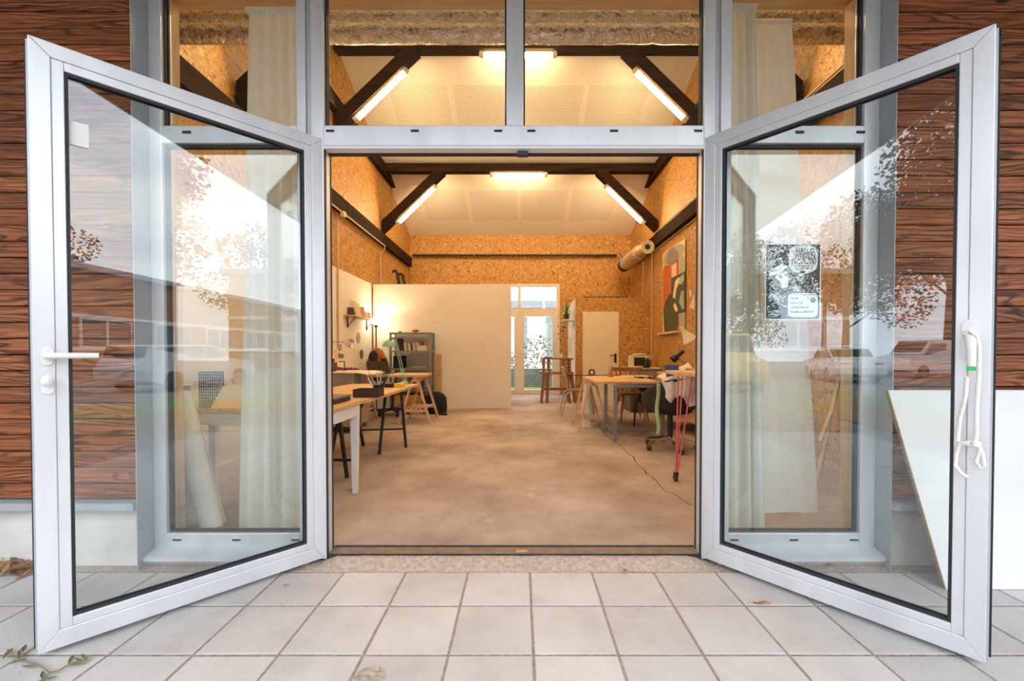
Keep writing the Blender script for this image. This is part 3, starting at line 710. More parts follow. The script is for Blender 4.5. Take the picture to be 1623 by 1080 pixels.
# ================================================================== INTERIOR: WALLS' FITTINGS
# white boards
box1(XL + .001, XL + .018, 2.6, 8.55, .012, 2.56, 'wall_board', PLAST, label='large white board panelling the lower left wall', cat='wall panel')
box1(XL + .02, -.195, 8.64, 8.74, .012, 2.565, 'partition', PLAST, kind='structure', label='free-standing white partition across the back left', cat='partition')
# conduits
CON = pm('cream_plastic_conduit', (.62, .50, .36), .5, 0, .05)
def wallx(px, py, X):     # point on the plane x = X
    d = (px - CX) / F; Y = X / d; return at(px, py, Y)
cd = MB(); XI = XL + .115
a = wallx(529, 335, XI); b = wallx(610, 397, XI)
a.z = b.z = 3.46
cd.tube([a + V((0, -1.5, 0)), b], .013, 8); cd.tube([b, V((b.x, b.y, 3.4)), V((XL + .03, b.y, 3.3)), V((XL + .03, b.y, 2.57))], .013, 8)
cdo = cd.build('cable_conduit', CON, label='cream conduit run under the left wall beam, dropping behind the partition', cat='conduit', smooth=True)
cy = wallx(536, 400, XL + .03).y
c2 = MB().tube([(XL + .035, cy, 3.46), (XL + .035, cy, 1.25)], .014, 8)
c2 = c2.build('cable_conduit', CON, label='cream conduit dropping down the left white board near the entrance', cat='conduit', smooth=True)
MB().box(XL + .10, XL + .16, cy - .05, cy + .05, 3.40, 3.48).build('junction_box', CON, c2)
for zz in (1.75, 2.4, 3.0): MB().box(XL + .018, XL + .05, cy - .03, cy + .03, zz, zz + .02).build('clip', CON, c2)
# right wall conduits
for px, zt, lab in ((1033, 3.46, 'nearer'), (1019, 3.40, 'farther')):
    p = wallx(px, 480, XR - .02); c3 = MB().tube([(XR - .022, p.y, zt), (XR - .022, p.y, 1.05 if px > 1025 else 2.45)], .013, 8)
    if px > 1025: c3.tube([(XR - .022, p.y, zt), (XR - .022, 4.5, zt)], .011, 8)
    c3.build('cable_conduit', CON, label='%s cream conduit on the right strand board wall' % lab, cat='conduit', smooth=True)
MB().tube([(XR - .115, 3.0, 3.755), (XR - .115, 9.2, 3.755)], .012, 8).build('cable_conduit', CON, label='cream conduit lying along the top of the right beam', cat='conduit', smooth=True)
# heating pipe along back wall
pz = at(820, 405, YB - .12).z
hp = thing('heating_pipe', 'thin black pipe crossing the back wall on brackets', 'pipe', (0, YB - .12, pz))
MB().tube([(XL + .1, YB - .12, pz), (2.62, YB - .12, pz)], .032, 10).build('pipe_run', BLK, hp, smooth=True)
for px in (752, 893, 985):
    p = at(px, 400, YB - .1)
    MB().box(p.x - .02, p.x + .02, YB - .14, YB - .006, pz + .03, pz + .06).tube([(p.x, YB - .14, pz - .05), (p.x, YB - .14, pz + .16)], .012, 6).build('pipe_bracket', GREYM, hp)
# clothes hooks / canes sticking up behind partition
for px, py, hgt, lab in ((622, 429, .34, 'taller'), (631, 434, .28, 'shorter')):
    p = at(px, py, 8.95); bx = p.x + .10
    MB().tube([(bx + .05, 8.95, 2.2), (bx + .04, 8.95, 2.62), (bx, 8.95, p.z - .04), (bx - .03, 8.95, p.z), (bx - .075, 8.95, p.z - .01), (bx - .09, 8.95, p.z - .05)], [.035, .035, .035, .03, .025, .02], 10).build('umbrella_handle', BLK, smooth=True, label='%s black hooked handle rising behind the white partition' % lab, cat='cane')

# back glazed door unit
BW = thing('window_4', 'glazed back door and transom looking onto the garden', 'window', (0, YB, 0), kind='structure')
by0, by1 = YB - .01, YB + .10
WF_ = pm('warm_white_window_frame', (.72, .67, .60), .5, 0, .03)
for x0, x1, z0, z1, nm in ((wx0, wx0 + .09, .012, wz1, 'jamb'), (wx1 - .09, wx1, .012, wz1, 'jamb'), (wx0 + .09, wx1 - .09, wz1 - .07, wz1, 'head'), (wx0 + .09, wx1 - .09, 2.18, 2.38, 'transom_bar'),
                       (-.10, .03, .012, 2.18, 'meeting_stile'), (-.07, .01, 2.38, wz1 - .07, 'mullion'), (wx0 + .09, -.10, .012, .14, 'bottom_rail'), (.03, wx1 - .09, .012, .14, 'bottom_rail'),
                       (.03, .10, .14, 2.18, 'door_stile'), (wx1 - .20, wx1 - .09, .14, 2.18, 'door_stile'), (-.17, -.10, .14, 2.18, 'door_stile'), (wx0 + .09, wx0 + .18, .14, 2.18, 'door_stile')):
    MB().box(x0, x1, by0, by1, z0, z1).build(nm, WF_, BW)
GL2 = glass('garden_glass', 1.5, (.97, .98, .97))
for x0, x1, z0, z1 in ((wx0 + .18, -.17, .14, 2.18), (.10, wx1 - .20, .14, 2.18), (wx0 + .09, -.07, 2.38, wz1 - .07), (.01, wx1 - .09, 2.38, wz1 - .07)):
    MB().box(x0, x1, YB + .04, YB + .048, z0, z1).build('glass_pane', GL2, BW)
MB().tube([(-.10, YB - .01, 1.1), (-.10, YB - .05, 1.1), (-.2, YB - .05, 1.1)], .01, 8).build('door_handle', CHROME, BW)

# box room with white door
bx0, bx1, byf, bz = 1.295, XR - .001, 9.9, 2.43
BR = thing('wall_box_room', 'strand board box room in the back right corner', 'wall', (2.1, 9.9, 0), kind='structure')
dx0, dx1, dzt = at(923, 560, byf).x, at(981, 560, byf).x, at(950, 494, byf).z
for x0, x1, z0, z1 in ((bx0, dx0, .012, bz), (dx1, bx1, .012, bz), (dx0, dx1, dzt, bz)):
    MB().box(x0 + .001, x1 - .001, byf, byf + .04, z0, z1 - .001).build('osb_panel', OSB, BR)
MB().box(bx0, bx0 + .02, byf + .041, YB - .01, .012, bz).build('side_panel', PLAST, BR, label='white painted side of the box room')
MB().box(bx0, bx1, byf, YB - .01, bz, bz + .03).build('roof_panel', OSB, BR)
BD = thing('door_3', 'plain cream door with black lever in the strand board box room', 'door', ((dx0 + dx1) / 2, byf, 0), kind='structure')
MB().box(dx0 + .005, dx1 - .005, byf - .012, byf + .03, .014, dzt - .005).build('door_panel', pm('cream_door_paint', (.80, .72, .55), .5, 0, .02), BD, bevel=.004)
hp0 = at(974, 566, byf - .02)
h_ = MB().obox(hp0 + V((.02, 0, -.03)), (.05, .02, .22)).build('door_handle', BLK, BD)
MB().tube([hp0 + V((.02, -.01, .03)), hp0 + V((.02, -.06, .03)), hp0 + V((-.12, -.06, .03))], .012, 8).build('lever', BLK, h_)
for i, (x0, x1, y0, col, lab) in enumerate(((1.5, 2.55, 9.95, (.03, .03, .03), 'black sheet lying on the box room roof'), (1.4, 2.2, 10.2, (.85, .7, .5), 'pale board lying on the box room roof behind the black sheet'))):
    MB().box(x0, x1, y0, y0 + (.22 if i == 0 else .6), bz + .032 , bz + .058 ).build('flat_sheet', pm('sheet%d' % i, col, .6), label=lab, cat='board')

# ================================================================== LEFT SIDE FURNITURE
def xy(px, py, Y): p = at(px, py, Y); return p.x, p.z
# white table nearest the door
t = thing('white_table', 'white table with tapered leg nearest the left door leaf', 'table', (-1.9, 3.1, 0))
MB().box(-2.55, -1.30, 2.92, 3.46, .735, .765).build('tabletop', wood('oiled_top', (.55, .33, .14), (.72, .46, .22), 1), t, bevel=.003)
for a in ((-2.52, -1.325, 3.40, 3.43), (-2.52, -1.325, 2.95, 2.98), (-1.345, -1.315, 2.98, 3.40), (-2.52, -2.49, 2.98, 3.40)):
    MB().box(*a, .645, .735).build('apron', WHITE, t)
for x, y in ((-1.345, 3.40), (-2.49, 3.40), (-2.49, 2.98)):
    MB().beam((x, y, .735), (x, y, .012), .06, .06, (0, 1, 0), .036, .036).build('leg', WHITE, t)
tt = MB().box(-1.75, -1.40, 3.0, 3.30, .767, .792)
lp = thing('flat_scanner', 'flat dark tray with grey lid on the white table', 'scanner', (-1.6, 3.2, .766))
MB().box(-1.85, -1.385, 3.12, 3.42, .766, .800).build('tray', pm('dark_blue_black_plastic', (.02, .024, .03), .5), lp, bevel=.006)
MB().box(-1.86, -1.38, 3.11, 3.43, .801, .816).build('lid', pm('grey_brown_lid', (.22, .18, .15), .6), lp, bevel=.004)
# wooden table on black metal trestles
t = thing('trestle_table', 'long oak tabletop on black metal trestles along the left', 'table', (-1.8, 4.7, 0))
MB().box(-2.25, -1.345, 3.62, 5.56, .712, .742).build('tabletop', wood('oak_tabletop', (.60, .36, .15), (.74, .48, .23), 1), t, bevel=.003)
for y0 in (3.72, 5.02):
    tr = thing('metal_trestle', 'black metal trestle under the %s end of the oak tabletop' % ('near' if y0 < 4 else 'far'), 'trestle', (-1.75, y0, 0), group='black metal trestles')
    tr.parent = None
    for (tx, ty), (bx_, by_) in (((-1.43, y0), (-1.38, y0 - .26 if y0 < 4 else 5.04)), ((-1.58, y0 - .1), (-1.585, y0 + (.1 if y0 < 4 else -.33))), ((-2.12, y0), (-2.17, y0 - .2)), ((-1.97, y0 - .1), (-1.93, y0 + .12))):
        MB().beam((tx, ty, .70), (bx_, by_, .012), .028, .028, (0, 1, 0)).build('leg', BLK, tr)
    MB().beam((-2.17, y0 - .05, .69), (-1.38, y0 - .05, .69), .03, .03).build('head_bar', BLK, tr)
    zz = .24
    MB().beam((-2.15, y0 - .12, zz), (-1.40, y0 - (.17 if y0 < 4 else -.01), zz), .02, .02).build('cross_bar', BLK, tr)
# pen box
pb = thing('pen_box', 'dark purple card box on the near end of the oak tabletop', 'box', (-1.45, 3.95, .743))
x0, x1 = at(560.5, 628, 3.86).x, at(601, 628, 3.86).x
b = MB(); y0, y1 = 3.84, 4.0; zt = .742 + .075
b.box(x0, x1, y0, y1, .743, .748).box(x0, x1, y0, y0 + .004, .748, zt).box(x0, x1, y1 - .004, y1, .748, zt).box(x0, x0 + .004, y0 + .004, y1 - .004, .748, zt).box(x1 - .004, x1, y0 + .004, y1 - .004, .748, zt)
b.build('box_shell', pm('dark_plum_card', (.055, .025, .03), .7), pb)
pc = thing('pen_cup', 'mesh cup crammed with pens and brushes behind the plum box', 'cup', (-1.43, 4.12, .743))
MB().lathe([(.045, .743), (.045, .84), (.042, .84), (.042, .747)], ((x0 + x1) / 2 + .02, 4.12, 0), 18, caps=False).build('cup', BLK, pc, smooth=True)
pcx = (x0 + x1) / 2 + .02
pen_cols = [(.7, .75, .2), (.85, .85, .85), (.9, .35, .05), (.05, .1, .35), (.7, .05, .05), (.02, .02, .02), (.8, .6, .3), (.1, .3, .5), (.9, .8, .1), (.3, .3, .3), (.6, .6, .65), (.05, .25, .1), (.85, .85, .8), (.02, .02, .03)]
for i, c in enumerate(pen_cols):
    an = i * 2.4; dx = math.cos(an) * .11; dy = math.sin(an) * .05; L = random.uniform(.17, .25); rr = random.uniform(.004, .007)
    p0 = V((pcx + dx * .1, 4.12 + dy * .2, .75)); p1 = p0 + V((dx, dy, L)).normalized() * L * 1.02
    pn = MB().tube([p0, p0 + (p1 - p0) * .86, p0 + (p1 - p0) * .87, p1], [rr, rr, rr * .8, rr * .4], 8).build('pen', pm('pen_colour%d' % i, c, .4), label=('yellow-green', 'white', 'orange', 'navy', 'red', 'black', 'tan', 'blue', 'yellow', 'dark grey', 'silver', 'dark green', 'ivory', 'black slim')[i] + ' pen standing in the crammed pen cup', cat='pen', group='pens in the cup')
# black and yellow boxes
for x0_, x1_, col, lab in ((603, 623, (.015, .014, .012), 'black slim box on the oak tabletop beside the lamp foot'), (624, 638, (.85, .62, .03), 'yellow slim box on the oak tabletop beside the lamp foot')):
    pp = gd(x0_, 614.5, .743); qx = at(x1_, 612, pp.y).x
    bb_ = MB().box(pp.x, qx, pp.y, pp.y + .10, .743, .743 + .045).build('slim_box', pm('card_' + lab.split()[0], col, .5), label=lab, cat='box', bevel=.002)
# mint desk lamp
lm = thing('desk_lamp', 'mint green articulated desk lamp on the oak tabletop', 'lamp', (-1.49, 5.3, .743))
pb0 = gd(641, 609, .745); Yl = pb0.y
A = [pb0 + V((0, 0, .03)), at(632, 563, Yl), at(625, 536, Yl)]
MB().lathe([(.055, 0), (.055, .02), (.02, .035), (.012, .06)], (pb0.x, pb0.y, .743), 20).build('foot', MINT, lm, smooth=True)
for off in (-.014, .014):
    MB().tube([A[0] + V((off, 0, .02)), A[1] + V((off, 0, 0))], .006, 8).build('arm', MINT, lm)
    MB().tube([A[1] + V((off * .8, 0, 0)), A[2] + V((off * .8, 0, 0))], .006, 8).build('arm', MINT, lm)
MB().tube([A[1] + V((-.02, 0, 0)), A[1] + V((.03, 0, 0))], .012, 10).build('joint', GREYM, lm)
MB().tube([A[2] + V((-.03, 0, .0)), A[2] + V((.02, 0, 0))], .012, 10).build('joint', GREYM, lm)
sc_ = at(616.5, 549.5, Yl); rs = .085
prof = [(rs * math.cos(t), rs * math.sin(t) * .95) for t in [k * PI / 2 / 8 for k in range(8)]] + [(.012, rs * .97), (.012, rs * 1.1)]
MB().lathe([(rs * .93, .003)] + prof, sc_, 24, caps=False).build('lamp_shade', MINT, lm, smooth=True)
MB().tube([sc_ + V((0, 0, rs)), A[2]], .008, 8).build('shade_stem', GREYM, lm)
MB().lathe([(.02, .0), (.028, .03), (.015, .07)], sc_ - V((0, 0, .02)), 12).build('bulb', pm('opal_bulb', (.9, .88, .8), .3), lm, smooth=True)
# drawing cabinet with white top at the left wall
cb_ = thing('drawing_cabinet', 'grey drawing cabinet with drooping white top by the left wall', 'cabinet', (-2.6, 6.2, 0))
cz = .86
MB().box(-2.98, -2.36, 5.95, 6.55, .10, cz).build('body', pm('putty_grey_panel', (.42, .37, .30), .6), cb_)
for x, y in ((-2.92, 6.0), (-2.42, 6.0), (-2.92, 6.5), (-2.42, 6.5)): MB().box(x - .02, x + .02, y - .02, y + .02, .012, .10).build('leg', GREYM, cb_)
b = MB(); b.grid(lambda u, v: (-3.02 + .88 * u, 5.88 + .72 * v, cz + .012 + (-.03 * max(0, (u - .8) / .2) ** 2) + .004 * noise.noise(V((u * 6, v * 4, 0)))), 20, 12)
b.build('top_sheet', PLAST, cb_, solid=.014)
MB().box(-2.30, -2.27, 5.95, 5.98, .012, cz).build('post', pm('steel_blue_post', (.10, .13, .16), .5), cb_)
# things on the cabinet
bk = thing('tool_case', 'brown leather case with black grip on the drawing cabinet', 'case', (-2.83, 6.1, cz + .02))
MB().box(-2.98, -2.70, 6.05, 6.2, cz + .022, cz + .16).build('case_body', pm('brown_leather', (.16, .06, .03), .6), bk, bevel=.02)
MB().tube([(-2.96, 6.1, cz + .18), (-2.9, 6.1, cz + .2), (-2.76, 6.1, cz + .2), (-2.72, 6.1, cz + .175)], .03, 10).build('grip', BLKP, bk, smooth=True)
pl_ = MB()
for i in range(22):
    c = V((-2.5 + random.uniform(-.14, .14), 6.1 + random.uniform(-.04, .05), cz + .045 + random.uniform(0, .03)))
    a_ = random.uniform(0, PI); pl_.tube([c, c + V((math.cos(a_) * .08, math.sin(a_) * .04, random.uniform(-.01, .02)))], .012, 6)
pl_.build('tool_heap', pm('red_and_black_grips', (.30, .03, .03), .5, 0, .95, 14), label='heap of red and black gripped hand tools on the drawing cabinet', cat='tools', kind='stuff')
p = at(546, 583, 6.3)
MB().beam((p.x - .09, 6.3, p.z + .09), (p.x + .0, 6.3, p.z + .09), .015, .015).beam((p.x, 6.3, p.z + .097), (p.x, 6.3, cz + .02), .015, .015).build('green_bracket', pm('sea_green_paint', (.05, .38, .25), .5), label='sea green right-angle frame standing on the drawing cabinet', cat='frame')
# chrome clamp lamp near left edge
cl = thing('clamp_lamp', 'small chrome spot lamp on a jointed arm by the left wall', 'lamp', tuple(at(552, 544, 5.6)))
pa, pbb = at(530, 541, 5.6), at(543, 543, 5.6)
MB().tube([V((-3.03, 5.6, pa.z - .05)), V((-2.7, 5.6, pa.z - .12)), pa, pbb], .009, 8).build('arm', CHROME, cl)
R_ = rotm('Y', math.radians(105))
MB().lathe([(.012, -.05), (.035, -.02), (.055, .03), (.060, .07), (.055, .07), (.03, 0)], at(550, 543, 5.6), 18, R_, caps=False).build('lamp_head', CHROME, cl, smooth=True)
# wall shelf with leaning cards and frames
ws = thing('wall_shelf', 'narrow wooden shelf on two black brackets on the left white board', 'shelf', (-2.95, 7.9, 1.8))
MB().box(-3.03, -2.86, 7.2, 8.5, 1.79, 1.81).build('board', PINEY, ws)
for y in (7.35, 8.25):
    MB().box(-3.03, -3.01, y - .012, y + .012, 1.60, 1.79).beam((-3.02, y, 1.62), (-2.89, y, 1.785), .012, .012).build('bracket', BLK, ws)
for i, (y, h, tcol, lab) in enumerate(((7.32, .14, (.05, .04, .04), 'small black card leaning at the near end of the wall shelf'), (7.42, .27, (.75, .66, .5), 'tallest tan framed picture on the wall shelf'), (7.58, .24, (.85, .76, .55), 'pale cream booklet leaning on the wall shelf'),
                                 (7.82, .20, (.55, .38, .26), 'brown framed card in the middle of the wall shelf'), (8.0, .13, (.88, .66, .5), 'low peach card on the wall shelf'), (8.1, .13, (.75, .16, .10), 'red patterned card on the wall shelf'))):
    MB().prism([(-3.02, y, 1.812), (-2.90, y + .05, 1.812), (-2.94, y + .06, 1.812 + h), (-3.025, y + .02, 1.812 + h)], (.004, .014, 0)).build('leaning_card', pm('card%d' % i, tcol, .6), label=lab, cat='card', group='cards on the wall shelf')
# papers pinned on the left board
def on_wall(pts, X): return [wallx(a, b, X) for a, b in pts]
def pinned(pts, col, lab, name='pinned_drawing', X=XL + .0195, cat='drawing', group='drawings pinned on the left board', mt=None, th=.002):
    q = on_wall(pts, X); return MB().prism(q, (th if X < 0 else -th, 0, 0)).build(name, mt or pm('paper_' + lab.replace(' ', '_')[:30], col, .8, 0, .5 if 'patterned' in lab else .05, 30), label=lab, cat=cat, group=group)
def ovalpts(cx, cy, rx, ry, n=16): return [(cx + rx * math.cos(2 * PI * k / n), cy + ry * math.sin(2 * PI * k / n)) for k in range(n)]
pinned(ovalpts(568, 536, 3.2, 9), (.40, .33, .24), 'tall oval patterned drawing on the left board')
pinned(ovalpts(573, 562, 2.8, 8), (.13, .11, .09), 'dark oval patterned wreath drawing low on the left board')
pinned([(559, 564), (569, 564), (569, 566), (559, 566)], (.85, .78, .62), 'thin strip of paper on the left board')
pinned([(560, 551), (566, 553), (567, 560), (561, 559)], (.85, .74, .35), 'pale yellow note on the left board')
pinned([(569, 569), (579, 572), (576, 576), (571, 575)], (.86, .78, .6), 'curled pale paper corner below the wreath drawing')
pinned([(530, 556), (534, 555), (534, 568), (530, 568)], (.85, .55, .12), 'orange note on the left board near the conduit')
pinned([(536, 546), (541, 546), (541, 556), (536, 556)], (.45, .30, .24), 'small patterned brown print on the left board')
pinned([(536, 560), (546, 562), (544, 568), (536, 568)], (.20, .20, .20), 'grey patterned print on the left board')
# far wood desk with beech trestle
dk = thing('work_desk', 'thick wooden desktop in front of the metal shelving', 'desk', (-2.2, 7.0, 0))
MB().box(-2.98, -1.56, 6.72, 7.42, .762, .80).build('desktop', PINE, dk, bevel=.003)
def a_trestle(lab, cx, cy, w_, dep, ht, mt, fx_=.24, name='wood_trestle', shelf=True, along='y', group='wooden trestles'):
    T = thing(name, lab, 'trestle', (cx, cy, 0), group=group)
    def Q(a, b, c): return (cx + a, cy + b, c) if along == 'y' else (cx + b, cy + a, c)
    for e in (-1, 1):
        for sd in (-1, 1):
            MB().beam(Q(sd * .045, e * dep / 2 * .85, ht - .05), Q(sd * fx_, e * dep / 2, .014), .03, .045, (0, 1, 0)).build('leg', mt, T)
        if shelf: MB().beam(Q(-fx_ * .72, e * dep / 2 * .93, .22), Q(fx_ * .72, e * dep / 2 * .93, .22), .02, .05).build('rung', mt, T)
    MB().beam(Q(0, -dep / 2 * .95, ht - .035), Q(0, dep / 2 * .95, ht - .035), .06, .07).build('top_beam', mt, T)
    if shelf:
        for k in range(5):
            xx = -fx_ * .6 + fx_ * 1.2 * k / 4
            MB().beam(Q(xx, -dep / 2 * .9, .255), Q(xx, dep / 2 * .9, .255), .035, .014).build('shelf_slat', mt, T)
    return T
a_trestle('beech trestle with slatted shelf under the right end of the desk', -1.70, 7.05, .5, .66, .76, TRWOOD, .25)
a_trestle('beech trestle under the left end of the desk', -2.74, 7.05, .5, .60, .76, TRWOOD, .22)
# laptop
lt = thing('laptop', 'open dark grey laptop seen from behind on the desk', 'laptop', (-2.35, 6.95, .80))
l0, l1 = at(585, 594, 6.95).x, at(619, 594, 6.95).x
MB().box(l0, l1, 6.96, 7.2, .801, .815).build('keyboard_base', pm('space_grey_metal', (.10, .095, .09), .4, .5), lt)
MB().hexa([(l0, 6.93, .815), (l1, 6.93, .815), (l1, 6.945, .815), (l0, 6.945, .815), (l0 - .01, 6.84, 1.02), (l1 - .01, 6.84, 1.02), (l1 - .01, 6.85, 1.02), (l0 - .01, 6.85, 1.02)]).build('screen', pm('space_grey_metal', (.1, .1, .1)), lt, bevel=.003)
MB().lathe([(.016, 0), (.016, .002)], ((l0 + l1) / 2 - .004, 6.885, .918), 14, rotm('X', math.radians(66))).build('emblem', BLKP, lt)
MB().box(-2.0, -1.75, 6.95, 7.25, .801, .806).build('loose_papers', PAPER, label='sheaf of loose papers at the right of the desk', cat='papers')
# office chair with jacket behind the laptop
oc = thing('office_chair', 'black swivel chair behind the desk', 'chair', (-2.25, 7.75, 0))
ocx, ocy = -2.36, 7.72; pj0 = -2.70
for k in range(5):
    a_ = 2 * PI * k / 5 + .3; e = V((ocx + .28 * math.cos(a_), ocy + .28 * math.sin(a_), .085))
    lg = MB().beam((ocx, ocy, .13), e, .05, .035).build('base_arm', BLKP, oc)
    MB().lathe([(.028, -.025), (.028, .025)], e - V((0, 0, .045)), 12, rotm('Y', PI / 2)).build('caster', BLKP, lg, smooth=True)
MB().tube([(ocx, ocy, .10), (ocx, ocy, .46)], .025, 12).build('gas_column', BLK, oc)
MB().box(ocx - .23, ocx + .23, ocy - .22, ocy + .22, .46, .53).build('seat', BLKF, oc, bevel=.03)
MB().box(pj0 - .15, pj0 + .16, ocy + .2, ocy + .25, .62, 1.05).beam((ocx, ocy + .1, .5), (ocx, ocy + .24, .7), .05, .02).build('backrest', BLKF, oc, bevel=.02)
pj = at(597, 577, 7.95)
jk = MB(); jk.grid(lambda u, v: (pj.x + (.12 + .24 * (1 - v) ** .7) * (-1 if u < .5 else 1) * abs(math.cos(u * 2 * PI)) ** .5 * 1.0 * (1 if True else 1), 8.03 + .09 * math.sin(u * 2 * PI) * (1.3 - v), .80 + .46 * v ** .85 + .02 * math.sin(u * 19)), 32, 10)
jk = MB().lathe([(.19, -.1), (.20, .12), (.165, .26), (.10, .38), (.03, .43)], (pj.x, 7.99, .82), 20)
jk.v = [(x + .03 * noise.noise(V((x * 9, y * 9, z * 5))), 7.99 + (y - 7.99) * .45, z) for x, y, z in jk.v]
jko = jk.build('jacket', pm('rust_brown_corduroy', (.36, .13, .04), .9, 0, .25, 18), label='rust brown jacket hung over the swivel chair back', cat='jacket', smooth=True)
MB().lathe([(.02, -.10), (.08, -.06), (.085, .08), (.05, .15), (.01, .17)], (pj.x - .05, 7.925, 1.03), 14).build('lining', BLKF, jko, smooth=True, label='dark lining showing at the collar')
# metal shelving
sh = thing('metal_shelving', 'grey metal shelving unit against the partition', 'shelving', (-2.28, 8.45, 0))
s0_, s1_ = at(618.5, 560, 8.3).x, at(684, 560, 8.3).x
shz = [at(650, y, 8.25).z for y in (527, 556, 584)] + [.42, .10]
for x in (s0_, s1_ - .035):
    for y in (8.25, 8.58):
        MB().box(x, x + .035, y, y + .035, .012, shz[0]).build('upright', GREYM, sh)
for z_ in shz: MB().box(s0_ + .002, s1_ - .002, 8.26, 8.60, z_ - .03, z_).build('shelf', GREYM, sh)
def book(x, y, z, w_, d, h, tilt, col, lab, grp):
    b = MB().obox((0, 0, h / 2), (w_, d, h)).build('book', pm('book_%0.2f_%0.2f_%0.2f' % col, col, .6), label=lab, cat='book', group=grp)
    b.location = (x, y, z); b.rotation_euler = (0, tilt, 0)
z1 = shz[1] + .004
bc = ((.02, .02, .02, 'black'), (.03, .03, .035, 'charcoal'), (.75, .7, .62, 'ivory'), (.35, .28, .22, 'brown'), (.8, .76, .7, 'white'), (.10, .09, .09, 'dark grey'), (.7, .66, .6, 'cream'), (.45, .4, .35, 'taupe'), (.78, .74, .68, 'off-white'))
x = at(632, 550, 8.4).x + .06
for i, (r, g, b_, nm) in enumerate(bc):
    hh = .25 if i < 2 else .155
    book(x, 8.42, z1, .035, .15, hh, -.25 if i < 2 else -.12, (r, g, b_), '%s book leaning %s on the upper shelf' % (nm, 'tallest' if i == 0 else 'among the row'), 'books on the upper metal shelf'); x += .045 if i < 2 else .042
MB().box(at(664, 545, 8.3).x, at(676, 545, 8.3).x, 8.30, 8.48, z1, z1 + .10).build('cream_box', pm('cream_card', (.74, .62, .48), .7), label='cream cardboard box on the upper metal shelf', cat='box')
MB().lathe([(.03, 0), (.05, .03), (.035, .07), (.01, .08)], (at(668, 545, 8.3).x, 8.38, z1 + .102), 10).build('tape_roll', pm('dark_red_tape', (.25, .05, .04), .5), label='dark red lump on the cream box', cat='tape')
MB().box(s0_ + .06, s0_ + .25, 8.30, 8.55, shz[2] + .002, shz[2] + .24).build('document_case', BLKF, label='black case on the middle metal shelf', cat='case')
for i in range(3): MB().box(s0_ + .36 + i * .06, s1_ - .10 - i * .05, 8.30, 8.52, shz[2] + .004 + i * .016, shz[2] + .018 + i * .016).build('magazine', pm('magazine%d' % i, ((.35, .28, .2), (.75, .7, .6), (.12, .1, .09))[i], .5), label=('brown magazine at the bottom of the flat pile', 'pale magazine in the middle of the flat pile', 'dark magazine on top of the flat pile')[i] + ' on the middle metal shelf', cat='magazine', group='magazines on the middle shelf')
x = s0_ + .26
low = ((.10, .07, .05, 'brown'), (.55, .45, .3, 'straw'), (.10, .16, .14, 'bottle green'), (.5, .05, .04, 'red'), (.08, .10, .25, 'navy'), (.6, .12, .05, 'orange red'), (.7, .62, .5, 'cream'), (.45, .06, .08, 'crimson'), (.12, .10, .25, 'violet'))
for i, (r, g, b_, nm) in enumerate(low):
    book(x, 8.42, shz[3] + .002, .036, .16, .20 + .02 * (i % 3), 0, (r, g, b_), nm + ' book upright on the low metal shelf', 'books on the low metal shelf'); x += .044
MB().lathe([(.03, 0), (.07, .03), (.075, .05), (.03, .075), (.005, .08)], (at(658, 525, 8.4).x, 8.42, shz[0] + .002), 14).build('orange_flower', pm('orange_petals', (.85, .25, .03), .7, 0, .3, 20), label='orange crumpled flower on top of the metal shelving', cat='ornament', smooth=True)
MB().lathe([(.03, 0), (.03, .02), (.05, .02), (.05, .03)], (at(633, 525, 8.4).x, 8.42, shz[0] + .002), 14).build('small_dish', pm('clay_dish', (.6, .4, .28), .6), label='small clay dish on top of the metal shelving', cat='dish')
MB().box(s0_ + .1, s1_ - .15, 8.28, 8.56, shz[4] + .003, shz[4] + .22).build('storage_box', pm('orange_brown_card', (.5, .25, .08), .7), label='orange-brown storage box on the lowest metal shelf', cat='box')
# floor lamp
fp = at(596, 510, 8.3)
fl2 = thing('floor_lamp', 'tall black uplighter with glowing opal bowl in the left corner', 'lamp', (fp.x, 8.3, 0))
MB().lathe([(.13, .012), (.13, .03), (.02, .045)], (fp.x, 8.3, 0), 24).build('base', BLK, fl2, smooth=True)
MB().tube([(fp.x, 8.3, .03), (fp.x, 8.3, fp.z - .10)], .012, 10).build('pole', BLK, fl2)
MB().lathe([(.014, -.13), (.035, -.075), (.05, -.065)], fp, 18).build('cup', BLK, fl2, smooth=True)
MB().lathe([(.04, -.064), (.10, -.03), (.135, .03), (.145, .06), (.140, .06), (.128, .03), (.09, -.025)], fp, 24, caps=False).build('lamp_shade', emit('glowing_opal_bowl', (1, .84, .58), 22), fl2, smooth=True)
MB().lathe([(.02, -.01), (.03, .01), (.01, .04)], fp, 12).build('bulb', emit('bare_bulb', (1, .8, .5), 600), fl2, smooth=True)
# tall cardboard
MB().box(at(687.5, 600, 8.5).x, at(698, 600, 8.5).x, 8.50, 8.62, .012, at(690, 562, 8.5).z).build('cardboard_tube_box', CARD, label='tall narrow cardboard box standing against the partition', cat='box', bevel=.004)
